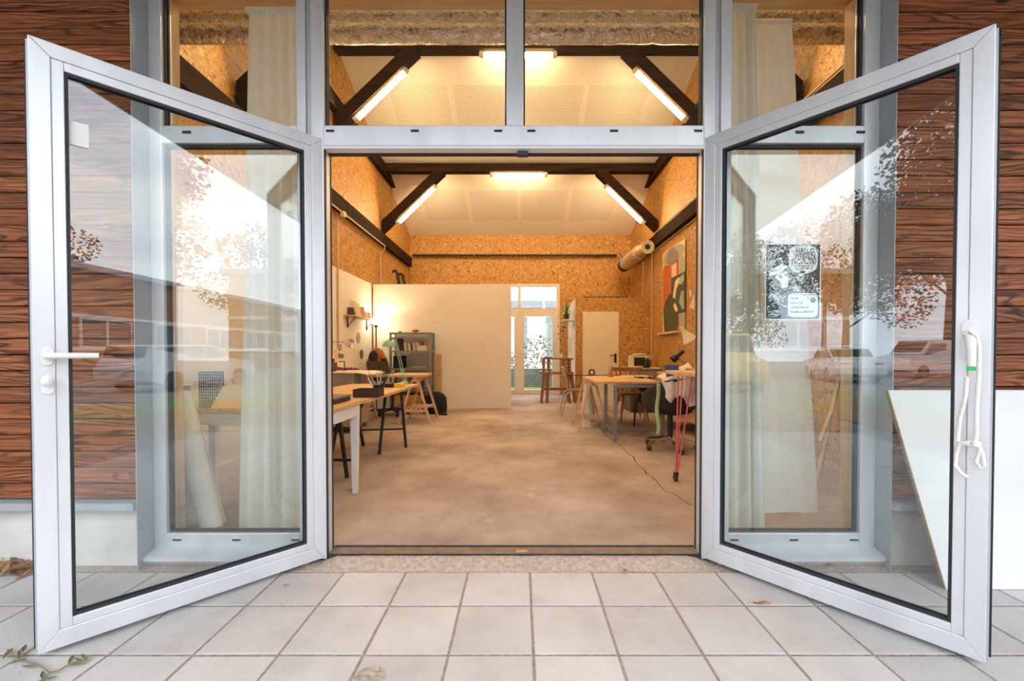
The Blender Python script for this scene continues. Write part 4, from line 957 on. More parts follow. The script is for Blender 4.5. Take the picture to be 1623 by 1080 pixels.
# backpack
bp0 = gd(690, 660)
bp_ = thing('backpack', 'black backpack slumped on the floor by the partition', 'bag', (bp0.x, 7.85, 0))
b = MB(); b.lathe([(.05, 0), (.17, .02), (.19, .14), (.17, .30), (.12, .38), (.04, .41)], (at(692, 640, 7.85).x, 7.9, .012), 16)
b.v = [(x + .03 * noise.noise(V((x * 7, y * 7, z * 7))), 7.9 + (y - 7.9) * .6, z) for x, y, z in b.v]
b.build('bag_body', BLKF, bp_, smooth=True)
b = MB(); b.lathe([(.05, 0), (.12, .02), (.13, .12), (.11, .34), (.03, .38)], (at(677, 640, 7.85).x, 7.95, .012), 12)
b.build('side_pocket', BLKF, bp_, smooth=True)
p = at(700, 652, 7.8); MB().tube([(p.x - .1, 7.75, .03), (p.x, 7.7, .025), (p.x + .12, 7.68, .03)], .022, 8).build('strap', BLKF, bp_, smooth=True)
# ================================================================== RIGHT SIDE FURNITURE
RT = thing('work_table', 'large worktable of two pale boards on a grey steel trestle', 'table', (1.7, 6.3, 0))
MB().box(1.00, 1.86, 5.55, 6.62, .742, .772).build('tabletop', PINEY, RT, bevel=.003, label='front pale wooden board')
MB().box(1.07, 2.20, 6.64, 7.34, .738, .762).build('tabletop', wood('lighter_pine_board', (.70, .47, .24), (.82, .60, .34), 0), RT, bevel=.003, label='rear lighter wooden board')
ts = thing('steel_trestle', 'grey steel trestle frame under the front of the worktable', 'trestle', (1.5, 5.7, 0))
f1 = gd(975, 700); f2 = gd(960, 686)
for f_ in (f1, f2):
    MB().box(f_.x - .022, f_.x + .022, f_.y - .02, f_.y + .02, .012, .738).build('leg', GREYM, ts)
MB().box(f1.x + .02, f1.x + .62, f1.y - .018, f1.y + .018, .70, .738).build('head_rail', GREYM, ts)
MB().beam((f1.x, f1.y, .12), (f2.x, f2.y, .12), .02, .03).build('foot_rail', GREYM, ts)
MB().beam((f1.x + .02, f1.y + .25, .12), (f1.x + .62, f1.y + .25, .12), .02, .02).build('foot_rail', GREYM, ts)
MB().box(f1.x + .60, f1.x + .64, f1.y - .02, f1.y + .02, .012, .738).build('leg', GREYM, ts)
for a, b in (((.05, .1), (-.25, .5)), ((-.25, .1), (.05, .5))): pass
a_trestle('pale wooden trestle under the left end of the worktable', 1.06, 6.45, .4, .72, .736, TRWOOD, .22, shelf=False)
MB().beam((.93, 6.16, .22), (1.3, 6.16, .20), .02, .07).build('timber_offcut', TRWOOD, label='short wooden board low across the left worktable trestle', cat='board')
# white paper roll bundle under the table
c = gd(931, 668); b = MB(); c.x = at(931, 668, 6.5).x
for k in range(9):
    a_ = 2 * PI * k / 9
b.lathe([(.12, .013), (.05, .66)], (c.x, 6.52, 0), 9).build('paper_roll_bundle', PAPER, label='white faceted paper cone standing under the worktable', cat='paper roll')
# items on the table
jp = gd(968, 598, .764)
jr = thing('pencil_jar', 'clay jar of coloured pencils on the worktable', 'jar', (jp.x, jp.y, .773))
MB().lathe([(.04, .764), (.045, .80), (.042, .83)], (jp.x, jp.y, 0), 16).build('jar', pm('terracotta_jar', (.45, .2, .12), .6), jr, smooth=True)
for i, c in enumerate(((.7, .1, .05), (.1, .15, .5), (.8, .3, .1), (.8, .7, .2), (.1, .3, .1), (.6, .05, .1))):
    an = i * 1.05; p0 = V((jp.x + .02 * math.cos(an), jp.y + .02 * math.sin(an), .832))
    MB().tube([p0, p0 + V((.012 * math.cos(an), .01 * math.sin(an), .09 + .01 * (i % 3)))], .005, 6).build('pencil', pm('pencil%d' % i, c, .5), jr)
tp = gd(938, 595, .764)
td = thing('tape_dispenser', 'black tape dispenser at the left of the worktable', 'tape dispenser', tuple(tp))
MB().tube([tp + V((.045 * math.cos(a_), 0, .05 + .045 * math.sin(a_))) for a_ in [2 * PI * k / 20 for k in range(20)]], .014, 8, closed=True).build('reel', BLKP, td, smooth=True)
MB().box(tp.x - .09, tp.x + .07, tp.y - .03, tp.y + .03, .764, .775).build('foot', BLKP, td)
MB().obox(gd(945, 597, .766) + V((0, .15, .01)), (.85, .05, .012), rotm('Z', .05)).build('long_ruler', BLKP, label='long black ruler across the rear of the worktable', cat='ruler')
# loose gear heap right of centre
tg = gd(1010, 600, .773)
for i, (dx, dy, c, nm) in enumerate(((-.12, 0, (.8, .76, .7), 'white handled'), (-.05, .03, (.3, .05, .05), 'dark red handled'), (.02, -.02, (.03, .03, .03), 'black handled'), (.09, .02, (.35, .35, .36), 'grey handled'), (.15, -.03, (.02, .02, .02), 'slim black'))):
    q_ = V((tg.x + dx, tg.y + dy - .1, .773))
    tl = thing('hand_tool', nm + ' hand tool lying on the worktable', 'tool', tuple(q_), group='hand tools on the worktable')
    MB().tube([q_ + V((-.05, 0, .016)), q_ + V((0, .01, .02)), q_ + V((.05, .0, .014))], [.012, .015, .010], 8).build('grip', pm('grip_' + nm.replace(' ', '_'), c, .5), tl, smooth=True)
    MB().tube([q_ + V((.05, 0, .014)), q_ + V((.10, -.02, .010))], .005, 6).build('blade', CHROME, tl)
rc = gd(1036, 600, .773) + V((0, -.05, 0))
MB().lathe([(.022, 0), (.026, .04), (.022, .055)], (rc.x, rc.y, .773), 12).build('red_cup', pm('red_brown_cup', (.35, .06, .03), .5), label='small red-brown cup at the right of the worktable', cat='cup', smooth=True)
# spindle chair behind the table
wc = thing('spindle_chair', 'dark wooden spindle-back chair tucked at the worktable', 'chair', (1.9, 7.2, 0))
cx_, cy_ = 1.90, 7.20
p00 = at(1000, 627, 6.3); sz = .47
MB().box(cx_ - .22, cx_ + .22, cy_ - .21, cy_ + .2, sz - .03, sz).build('seat', BRNX, wc, bevel=.012)
for sx_, sy_ in ((-1, -1), (1, -1), (-1, 1), (1, 1)):
    MB().tube([(cx_ + sx_ * .17, cy_ + sy_ * .15, sz - .03), (cx_ + sx_ * .23, cy_ + sy_ * .23, .014)], [.02, .014], 8).build('leg', BRN, wc, smooth=True)
for k in range(6):
    xx = -.18 + .36 * k / 5
    MB().tube([(cx_ + xx, cy_ + .17, sz), (cx_ + xx * 1.15, cy_ + .26, .86)], .011 if 0 < k < 5 else .016, 8).build('spindle', BRN, wc)
MB().beam((cx_ - .26, cy_ + .265, .865), (cx_ + .26, cy_ + .265, .865), .025, .07).build('top_rail', BRNX, wc, bevel=.01)
# black tub chair on star base
sc0 = gd(1060, 716)
tc_ = thing('shell_chair', 'black tub chair on chrome star base with casters', 'chair', (1.76, 4.95, 0))
hx, hy = at(1062, 640, 5.0).x, 5.0
for k, a_ in enumerate((math.radians(200), math.radians(275), math.radians(345), math.radians(60), math.radians(130))):
    e = V((hx + .30 * math.cos(a_), hy + .30 * math.sin(a_), .095))
    lg = MB().beam((hx, hy, .15), e, .045, .03, w2=.03, h2=.02).build('base_arm', CHROME if k in (0, 1, 2) else BLKP, tc_, bevel=.004)
    MB().lathe([(.030, -.022), (.030, .022)], e - V((0, 0, .055)), 14, rotm('Y', PI / 2)).build('caster', RUBB, lg, smooth=True)
MB().tube([(hx, hy, .12), (hx, hy, .43)], .032, 14).build('gas_column', BLK, tc_, smooth=True)
# shell lofted: seat bowl rising to the back (back turned to camera)
b = MB()
def shell(u, v):
    a_ = u * 2 * PI; rr = .06 + .24 * min(1, v * 1.6); up = max(0, v - .35) / .65
    back = .5 + .5 * math.cos(a_ + PI / 2)          # highest towards the camera side
    x_ = rr * math.cos(a_) * (1 + .12 * up); y_ = rr * math.sin(a_) * (1 + .05 * up)
    return (hx + .02 + x_, hy + .04 + y_, .42 + .04 * v + up ** 1.2 * (.10 + .30 * back ** 1.5))
b.grid(shell, 32, 12); b.build('shell', BLKP, tc_, smooth=True, solid=.012)
MB().lathe([(.03, .45), (.24, .455), (.25, .475), (.2, .49)], (hx + .02, hy + .04, 0), 20).build('seat_pad', BLKF, tc_, smooth=True)
# second black chair with armrest left of it
ac = thing('arm_chair', 'black armchair with wooden arm pads between worktable and tub chair', 'chair', (1.75, 5.75, 0))
ax, ay = 1.62, 5.45
aX0, aX1 = at(1017, 640, 6.1).x, at(1046, 640, 6.1).x
MB().box(aX0, aX1 + .15, 5.95, 6.45, .40, .47).build('seat', BLKF, ac, bevel=.03)
MB().box(aX0 + .06, aX1 + .15, 6.43, 6.50, .45, .69).build('backrest', BLKF, ac, bevel=.02)
for xx in (aX0, aX1 + .12):
    MB().beam((xx, 5.96, .56), (xx + .01, 6.46, .60), .05, .025).build('arm_pad', BRN, ac)
    MB().tube([(xx, 5.98, .42), (xx - .02, 5.96, .55)], .014, 8).build('arm_support', BLK, ac)
    for yy in (5.98, 6.46): MB().tube([(xx + .01, yy, .42), (xx, yy + (.04 if yy > 6.2 else -.04), .014)], .015, 8).build('leg', BRN if yy < 6.2 else BLK, ac)
# cloths draped
def drape(pts_fn, nu, nv, nm, mt, lab, cat='cloth'):
    return MB().grid(pts_fn, nu, nv).build(nm, mt, smooth=True, label=lab, cat=cat, fix=False, solid=.003)
FABW = pm('paint_spotted_canvas', (.72, .68, .60), .95, 0, .12, 9)
c0, c1, c2_, c3_ = at(1041, 597, 4.98), at(1092, 575, 5.1), at(1054, 630, 4.66), at(1101, 640, 4.62)
def cl1(u, v):
    top = c0.lerp(c1, u); bot = c2_.lerp(c3_, u)
    p = top.lerp(bot, v); bow = math.sin(v * PI)
    return (p.x + .01 * math.sin(v * 9), p.y - .10 * bow + .025 * math.sin(u * 14 + v * 3), p.z + .05 * bow + (-.05 * math.sin(u * PI * 3) * v))
drape(cl1, 28, 18, 'draped_canvas', FABW, 'paint-spotted white canvas draped over the tub chair')
d0, d1, d2, d3 = V((1.62, 4.115, 1.0)), V((1.88, 4.115, 1.0)), at(1088, 628, 4.13), at(1112, 655, 4.13)
drape(lambda u, v: tuple((d0.lerp(d1, u)).lerp(d2.lerp(d3, u), v) + V((0, .02 * math.sin(u * 9 + v * 4), 0))), 14, 14, 'draped_canvas', pm('mauve_print_canvas', (.60, .50, .56), .95, 0, .4, 5), 'grey and mauve printed canvas hanging behind the pink table')
e0, e1, e2, e3 = at(1052, 579, 4.83), at(1074, 579, 4.83), at(1055, 598, 4.69), at(1076, 593, 4.69)
drape(lambda u, v: tuple((e0.lerp(e1, u)).lerp(e2.lerp(e3, u), v) + V((0, -.03 + .01 * math.sin(u * 9), 0))), 14, 10, 'blue_cloth', pm('ultramarine_cloth', (.02, .06, .28), .9, 0, .3, 10), 'deep blue cloth thrown on the white canvas')
gt = MB(); g0, g1 = at(1040, 608, 4.8), at(1038, 687, 4.8)
gt.grid(lambda u, v: (g0.x + (g1.x - g0.x) * v - .022 + .044 * u + .01 * math.sin(v * 9), 4.72 + .02 * math.sin(v * 6), g0.z + (g1.z - g0.z) * v), 2, 20)
gt.build('green_webbing', pm('pale_green_webbing', (.48, .62, .32), .9, 0, .08), smooth=True, label='pale green strap hanging beside the tub chair', cat='strap', fix=False, solid=.003)
# low dark chest covered by plastic at right wall
ch = thing('floor_chest', 'low dark chest under plastic sheeting by the right wall', 'chest', (2.6, 7.9, 0))
MB().box(2.1, XR - .03, 8.0, 8.7, .012, .55).build('chest_body', pm('dark_grey_plastic_sheet', (.07, .075, .075), .35, 0, .3, 6), ch, bevel=.04)
MB().box(2.12, XR - .04, 8.02, 8.68, .552, .60).build('chest_top', pm('grey_lid', (.25, .24, .22), .5), ch, bevel=.01)
# sideboard with microwave
sb = thing('sideboard', 'pale sideboard carrying the microwave in the corner', 'cabinet', (2.6, 9.3, 0))
mz = at(1018, 583, 9.15).z
MB().box(2.36, XR - .02, 9.05, 9.6, .10, mz - .03).build('body', pm('sideboard_paint', (.48, .40, .30), .6), sb)
MB().box(2.32, XR - .015, 9.0, 9.62, mz - .029, mz).build('worktop', PLAST, sb, bevel=.004)
for xx in (2.4, 2.95):
    for yy in (9.1, 9.55): MB().box(xx - .025, xx + .025, yy - .025, yy + .025, .012, .10).build('leg', BLK, sb)
MWm = pm('cream_enamel_appliance', (.74, .66, .52), .4, 0, .02)
mw = thing('microwave', 'cream microwave oven on the sideboard', 'microwave', (2.65, 9.2, mz))
m0, m1 = at(1002, 575, 9.12).x, at(1032, 575, 9.12).x; mt_ = at(1010, 564, 9.12).z
MB().box(m0, m1, 9.12, 9.48, mz + .001, mt_).build('casing', MWm, mw, bevel=.008)
MB().box(m0 + .04, m0 + .28, 9.112, 9.12, mz + .04, mt_ - .04).build('door_window', pm('smoked_oven_glass', (.05, .025, .015), .2), mw)
MB().box(m1 - .09, m1 - .02, 9.114, 9.12, mz + .04, mt_ - .03).build('control_panel', pm('grey_panel', (.3, .27, .22), .4), mw)
MB().lathe([(.14, 0), (.16, .015), (.16, .03), (.12, .05), (.02, .055)], ((m0 + m1) / 2, 9.3, mt_ + .001), 20).build('dish_cover', pm('clear_grey_cover', (.55, .50, .42), .3), label='grey domed dish cover on top of the microwave', cat='dish cover', smooth=True)
kt = thing('kettle', 'black kettle standing in front of the microwave', 'kettle', (2.68, 9.06, mz))
kx = at(1024, 575, 9.05).x
MB().lathe([(.07, .001), (.072, .05), (.055, .16), (.045, .19), (.01, .205)], (kx, 9.045, mz), 18).build('body', BLKP, kt, smooth=True)
MB().tube([(kx + .05, 9.045, mz + .17), (kx + .10, 9.045, mz + .15), (kx + .10, 9.045, mz + .06), (kx + .065, 9.045, mz + .04)], .010, 8).build('handle', BLKP, kt, smooth=True)
# abstract poster on right wall (flat print at its place)
AP = thing('abstract_poster', 'tall abstract print of rust, olive and grey shapes on the right wall', 'poster', (XR - .01, 8.3, 2.4))
XP = XR - .012
def ppoly(pts, mt, nm, i): MB().prism(on_wall(pts, XP - .0015 * i), (.0012, 0, 0)).build(nm, mt, AP)
ppoly([(1050, 403), (1061, 394), (1086, 378.5), (1086, 515), (1083, 524), (1076, 528), (1050.5, 530)], pm('print_cream', (.80, .62, .36), .7, 0, .03), 'sheet', 0)
RUST = pm('print_rust', (.55, .14, .04), .7, 0, .06); OLIVE = pm('print_olive', (.07, .085, .035), .7, 0, .1); SAGE = pm('print_sage', (.40, .42, .34), .7, 0, .06); TAUPE = pm('print_taupe', (.30, .22, .17), .7, 0, .06); CREAM = pm('print_light_cream', (.85, .68, .42), .7, 0, .03)
ppoly([(1050.5, 430), (1053, 421), (1064, 421), (1065, 470), (1058, 485), (1051, 492)], RUST, 'rust_shape', 1)
ppoly([(1072, 412), (1076, 412), (1076, 527), (1072, 528)], RUST, 'rust_shape', 1)
ppoly([(1077, 412), (1083, 404), (1086, 420), (1086, 512), (1082, 523), (1076, 526)], SAGE, 'sage_shape', 1)
ppoly([(1051, 492), (1055, 478), (1062, 465), (1069, 470), (1075, 490), (1075, 515), (1072, 527), (1053, 528)], OLIVE, 'olive_shape', 2)
ppoly([(1064, 441), (1086, 430), (1086, 495), (1064, 500)], OLIVE, 'olive_shape', 3)
ppoly([(1050.5, 418), (1054, 403), (1064, 392), (1076, 387), (1084, 388), (1085.5, 396), (1079, 408), (1068, 418), (1056, 422)], SAGE, 'sage_shape', 3)
ppoly([(1056, 412), (1060, 396), (1068, 392), (1075, 400), (1075.5, 411), (1066, 420), (1057, 420)], TAUPE, 'taupe_shape', 4)
ppoly([(1066, 471), (1070, 446), (1076, 439), (1077, 447), (1072, 458), (1070, 474)], CREAM, 'cream_shape', 4)
ppoly([(1075, 450), (1077, 440), (1083, 434), (1084.5, 443), (1080, 451)], SAGE, 'sage_shape', 4)
ppoly([(1076, 480), (1078, 470), (1080, 461), (1084, 462), (1084, 472), (1084.5, 488), (1082, 491)], SAGE, 'sage_shape', 4)
ppoly([(1067.5, 484), (1070, 480), (1074, 490), (1073, 495), (1069, 492)], CREAM, 'cream_shape', 4)
q0, q1 = wallx(1043, 530.5, XP - .03), wallx(1074, 526, XP - .03)
MB().tube([q0, q1], .028, 10).build('rolled_edge', pm('rolled_paper', (.62, .42, .30), .8), AP, smooth=True)
# wall lamp white cone and black desk lamp
wl = thing('cone_lamp', 'white cone-shaded lamp on the right wall', 'lamp', tuple(at(1085, 540, 6.6)))
hd = at(1090, 530, 6.7)
RL = rotm('Y', math.radians(-35))
MB().lathe([(.035, .12), (.04, .04), (.055, .0), (.115, -.12), (.11, -.12), (.05, -.005)], hd + V((-.03, 0, .0)), 24, RL, caps=False).build('lamp_shade', PLAST, wl, smooth=True)
MB().lathe([(.034, .12), (.03, .14)], hd + V((-.03, 0, .0)), 18, RL).build('neck', WHITE, wl)
MB().tube([hd + V((-.02, 0, .03)), hd + V((.12, .1, -.02)), V((XR - .01, 7.0, hd.z - .1))], .010, 8).build('arm', BLK, wl)
bl = thing('black_desk_lamp', 'black spot desk lamp leaning over the right workbench', 'lamp', tuple(at(1070, 590, 5.9)))
p = at(1072, 566, 5.9); RL = rotm('Y', math.radians(50))
MB().lathe([(.028, .13), (.032, .02), (.05, 0), (.052, -.07), (.046, -.07)], p, 20, RL, caps=False).build('lamp_head', BLKP, bl, smooth=True)
MB().lathe([(.02, .125), (.028, .13)], p, 14, RL).build('lamp_cap', BLKP, bl)
MB().tube([p + V((.0, 0, -.02)), at(1084, 574, 5.9), at(1091, 580, 5.9), at(1091, 604, 5.9)], .008, 8).build('arm', pm('copper_tube', (.5, .25, .12), .4, .6), bl)
# right bench under the cloth, along the right wall
rb = thing('side_bench', 'pale side bench along the right wall behind the tub chair', 'bench', (2.6, 6.0, 0))
bzv = at(1092, 590, 5.8).z
MB().box(2.28, XR - .02, 5.4, 7.0, .81, .84).build('benchtop', PINEY, rb, bevel=.003)
for xx in (2.33, 2.95):
    for yy in (5.46, 6.94): MB().box(xx - .03, xx + .03, yy - .03, yy + .03, .012, .81).build('leg', PINEZ, rb)
MB().box(2.33, 2.98, 5.5, 6.9, .20, .23).build('lower_shelf', PINEY, rb)
# small pinned things on right wall near edge
pinned([(1092, 460), (1096, 459), (1097, 470), (1093, 472)], (.6, .6, .62), 'small metal cross ornament on the right wall', 'wall_ornament', XR - .003, 'ornament', 'small things on the right wall')
pinned([(1092, 487), (1101, 465), (1101, 492)], (.8, .6, .4), 'peach triangle card on the right wall', 'wall_ornament', XR - .003, 'ornament', 'small things on the right wall')
MB().box(XR - .04, XR - .002, 6.9, 6.98, at(1094, 560, 7.1).z - .08, at(1094, 560, 7.1).z + .08).build('wall_socket', pm('grey_socket', (.25, .27, .28), .5), label='grey socket box on the right wall below the cone lamp', cat='socket')
# pink hairpin table
pk = thing('hairpin_table', 'tall table with pink hairpin legs at the right edge', 'table', (1.7, 3.7, 0))
tz = at(1080, 590, 3.7).z
MB().prism([(1.36, 3.62, tz - .03), (1.44, 3.45, tz - .03), (1.9, 3.35, tz - .03), (1.9, 4.1, tz - .03), (1.42, 4.1, tz - .03)], (0, 0, .03)).build('tabletop', PINE, pk, bevel=.003)
for (bx_, by_) in ((1.415, 3.72), (1.84, 4.02), (1.84, 3.42)):
    foot = V((bx_ - .03, by_, .075))
    lg = MB()
    for dx, dy in ((-.015, 0), (.035, .03), (.10, -.02)):
        lg.tube([(bx_ + dx, by_ + dy, tz - .03), foot + V((dx * .12, dy * .1, 0))], .0075, 8)
    lg = lg.build('leg', PINK, pk, smooth=True)
    MB().lathe([(.032, -.012), (.034, 0), (.032, .012)], foot + V((-.005, 0, -.03)), 14, rotm('Y', PI / 2)).build('caster', BLKP, lg, smooth=True)
    MB().obox(foot + V((0, 0, 0)), (.035, .03, .03)).build('caster_fork', BLK, lg)
# hanging strip curtain inside the right jamb
curtain('curtain', 'narrow white curtain edge hanging just inside the right door jamb', 1.075, 1.10, 2.56, .05, 3.2, 1, .008, seed=3, nu=24)
# tube roll bundle on right beam
rl = thing('heater_tube', 'beige fabric-wrapped tube resting on brackets at the end of the right beam', 'tube', tuple(at(1006, 404, 9.8)))
ra, rb_, rc_, rd = at(989, 421, 11.0), at(1001, 410, 10.2), at(1014, 400, 9.5), at(1026, 392, 8.9)
TAN = pm('beige_wrapping', (.50, .40, .26), .8, 0, .2, 14)
MB().tube([ra, ra.lerp(rb_, .3)], .17, 14).build('end_fitting', BLK, rl, smooth=True)
MB().tube([ra.lerp(rb_, .3), rc_], .165, 18).build('wide_tube', TAN, rl, smooth=True)
MB().tube([rc_, rc_.lerp(rd, .25), rd], [.12, .09, .09], 16).build('narrow_tube', TAN, rl, smooth=True)
MB().lathe([(.10, -.03), (.14, -.03), (.14, .03), (.10, .03), (.06, .03), (.06, -.03)], rd, 20, V((rd - rc_)).to_track_quat('Z', 'Y').to_matrix(), caps=False).build('end_collar', pm('cream_collar', (.62, .52, .38), .6), rl, smooth=True)
MB().beam((2.915, 10.4, 3.72), (2.62, 10.4, 3.50), .03, .03).beam((2.915, 9.6, 3.72), (2.62, 9.6, 3.45), .03, .03).build('bracket', GREYM, rl, kind='stuff')
MB().lathe([(.0, 0), (.06, 0)], rd + (rd - rc_).normalized() * .01, 16, V((rd - rc_)).to_track_quat('Z', 'Y').to_matrix(), caps=False).build('bore', GASK, rl)
# workbench in front of the back window
WBm = BRN
wb_ = thing('wooden_workbench', 'two-tier reddish wooden bench in front of the back window', 'bench', (.95, 9.6, 0))
Yw = 9.5
b0, b1 = at(862, 600, Yw).x, at(909, 600, Yw).x
zt_, zm_ = at(885, 568, Yw).z, at(885, 590, Yw).z
MB().box(b0 - .05, b1 + .0, Yw, Yw + .35, zt_ - .03, zt_).build('upper_board', BRNX, wb_)
MB().box(b0 - .09, b1 + .0, Yw - .05, Yw + .40, zm_ - .05, zm_).build('lower_board', BRNX, wb_)
for x in (b0 - .02, b0 + .10, b1 - .22, b1 - .10):
    for yy in (Yw + .02, Yw + .30): MB().box(x, x + .05, yy, yy + .035, zm_, zt_ - .03).build('post', BRN, wb_)
    for k in range(4): MB().lathe([(.013, 0), (.013, .003)], (x + .025, Yw + .0195, zm_ + .08 + k * .07), 8, rotm('X', PI / 2)).build('peg_hole', pm('bright_hole', (.8, .75, .6), .8), wb_)
for x, dx in ((b0 + .02, -.07), (b0 + .10, -.02), (b1 - .12, .04), (b1 - .04, .10)):
    for yy in (Yw + .0, Yw + .33): MB().beam((x, yy, zm_ - .05), (x + dx, yy, .013), .05, .05, (0, 1, 0)).build('leg', BRN, wb_)
MB().box(b0 - .02, b1, Yw + .30, Yw + .33, .28, .34).build('stretcher', BRNX, wb_)
for i, (px, h, c, lab) in enumerate(((880, .12, (.7, .66, .5), 'cream jar with stems'), (889, .10, (.72, .7, .68), 'clear glass jar'), (869, .02, (.04, .04, .04), 'black flat tool'))):
    p = at(px, 566, Yw + .15); r0 = (.035, .045, .10)[i]
    MB().lathe([(r0 * .9, 0), (r0, h * .5), (r0 * .85, h)] if i < 2 else [(r0, 0), (r0, .02)], (p.x, Yw + .15, zt_ + .001), 14).build('bench_jar', pm('jar%d' % i, c, .4), label=lab + ' on top of the reddish bench', cat='jar', smooth=True)
# tubular chair
tcx = thing('tubular_chair', 'steel tube chair with bent wood back beside the worktable', 'chair', (.95, 7.6, 0))
kx0 = at(905, 620, 7.6).x; sy = 7.55; shh = at(905, 618, 7.5).z
MB().box(kx0 - .05, kx0 + .34, sy - .19, sy + .19, shh - .012, shh + .006).build('seat', BRNX, tcx, bevel=.01)
b = MB(); b.grid(lambda u, v: (kx0 - .08 - .09 * v + .03 * math.cos((u - .5) * 2.6), sy - .19 + .38 * u, shh + .05 + .36 * v), 10, 8)
b.build('backrest', wood('bent_ply', (.50, .38, .26), (.66, .52, .38), 2), tcx, smooth=True, solid=.012)
for sg in (-1, 1):
    y_ = sy + sg * .2
    MB().tube([(kx0 - .2, y_, .02), (kx0 - .10, y_, shh - .06), (kx0 - .04, y_, shh - .02), (kx0 + .28, y_, shh - .02), (kx0 + .34, y_, shh - .07), (kx0 + .38, y_, .02)], .011, 8).build('leg', CHROME, tcx, smooth=True)
    MB().tube([(kx0 - .02, y_, shh - .015), (kx0 - .09, y_, shh + .06), (kx0 - .17, y_, shh + .40)], .011, 8).build('back_tube', CHROME, tcx, smooth=True)
# plant shelf on the box-room side and hanging plant
ps = thing('plant_shelf', 'small white shelf on the side of the box room', 'shelf', (1.2, 10.1, 1.9))
pz_ = at(895, 507, 10.2).z
MB().box(1.02, 1.293, 10.05, 10.5, pz_ - .03, pz_).build('board', PLAST, ps)
MB().beam((1.28, 10.25, pz_ - .2), (1.08, 10.25, pz_ - .03), .02, .02).build('bracket', WHITE, ps)
pp_ = thing('spider_plant', 'spider plant in a dark pot trailing off the white shelf', 'plant', (1.12, 10.2, pz_))
MB().lathe([(.06, .001), (.08, .14), (.085, .14), (.07, .12)], (1.12, 10.22, pz_), 16).build('pot', pm('dark_green_pot', (.04, .045, .03), .6), pp_, smooth=True)
LEAFG = pm('striped_green_leaf', (.28, .38, .10), .6, 0, .3, 8)
for i in range(26):
    an = random.uniform(PI * .5, PI * 1.75); L = random.uniform(.25, .5); dr = random.uniform(.0, .55); b = MB(); w0 = .012
    def lf(u, v, an=an, L=L, dr=dr):
        r_ = L * v; zz = .14 + .30 * math.sin(min(1, v * 1.1) * PI * .6) * (1 - dr) - dr * v * v * .7
        c_, s_ = math.cos(an), math.sin(an); ww = (u - .5) * 2 * w0 * (1 - v ** 3)
        return (1.12 + c_ * r_ - s_ * ww, 10.22 + s_ * r_ * .7 + c_ * ww, pz_ + zz)
    b.grid(lf, 2, 8).build('leaf', LEAFG, pp_, smooth=True, fix=False)
hb = thing('hanging_bouquet', 'bunch of dried dark red flowers hanging under the white shelf', 'bouquet', tuple(at(893, 525, 10.1)))
p = at(893, 522, 10.15)
MB().tube([(p.x + .1, 10.2, pz_ - .03), (p.x, 10.15, p.z)], .006, 6).build('stems', pm('dry_stems', (.35, .28, .15), .8), hb)
for i in range(14):
    q = V((p.x + random.uniform(-.13, .10), 10.15 + random.uniform(-.05, .05), p.z + random.uniform(-.28, .10)))
    MB().lathe([(.003, -.02), (.026, -.004), (.02, .014), (.003, .02)], q, 7).build('flower', pm(('wine_petal', 'rust_petal', 'cream_petal')[i % 3], ((.12, .02, .03), (.4, .10, .04), (.75, .65, .5))[i % 3], .8), hb)
MB().tube([at(906, 535, 10.2) + V((-.03, 0, 0)), at(906, 563, 10.2) + V((-.03, 0, 0))], [.02, .05], 8).build('hanging_cloth', PAPER, label='white cloth hanging on the box room side', cat='cloth')

# ================================================================== BEHIND THE LOWER WINDOWS
# left window: two leaning paper rolls, perforated sheet and small white frame table
def roll(p0, p1, r, lab, r2=None):
    o_ = MB().tube([p0, V(p0).lerp(V(p1), .5), p1], [r, r, r2 or r], 20).build('paper_roll', PAPER, smooth=True, label=lab, cat='paper roll'); return o_
Yr = 2.66
roll(V((at(348, 840, Yr).x, Yr - .06, .05)), V((at(285, 625, Yr + .12).x, Yr + .12, at(285, 625, Yr + .12).z)), .060, 'thick white paper roll leaning behind the left window')
a = V((at(318, 842, Yr).x, Yr + .06, .03)); b = V((at(272, 605, Yr + .15).x, Yr + .15, at(272, 612, Yr + .15).z))
sh_ = MB(); sh_.grid(lambda u, v: tuple(a.lerp(b, v) + V((-.09 + .20 * u + .06 * math.sin(v * PI) * (u - 1), -.02 * math.cos(u * PI), 0))), 10, 16)
sh_.build('paper_sheet', PAPER, smooth=True, label='curling white paper sheet leaning beside the thick roll', cat='paper sheet', fix=False, solid=.002)
p0, p1 = at(316, 590, 2.955), at(378, 655, 2.955); p1.z = .767
pf = thing('pegboard_sheet', 'dark perforated sheet propped behind the left window', 'sheet', (p0.x, 2.956, p1.z))
b = MB(); nx, nz2 = 11, 12
for i in range(nx + 1):
    x = p0.x + (p1.x - p0.x) * .62 * i / nx; h = 1 - max(0, (i / nx - .45)) * 1.1
    b.box(x - .0035, x + .0035, 2.952, 2.956, p1.z + (p0.z - p1.z) * (1 - h), p0.z)
for j in range(nz2 + 1):
    z_ = p1.z + (p0.z - p1.z) * j / nz2; e = min(1, .45 + .6 * j / nz2)
    b.box(p0.x, p0.x + (p1.x - p0.x) * .62 * e, 2.956, 2.960, z_ - .0035, z_ + .0035)
b.build('mesh_grid', BLK, pf)
# right window: slanted battens
for (xa_, ya_), (xb_, yb_), lab in (((1285, 820), (1330, 600), 'longer thin batten leaning behind the right window'), ((1300, 700), (1322, 640), 'short thin batten leaning behind the right window')):
    P0, P1_ = at(xa_, ya_, 3.0), at(xb_, yb_, 3.15); P0.z = max(P0.z, .03)
    MB().beam(P0, P1_, .022, .022).build('batten', PINEZ, label=lab, cat='batten')
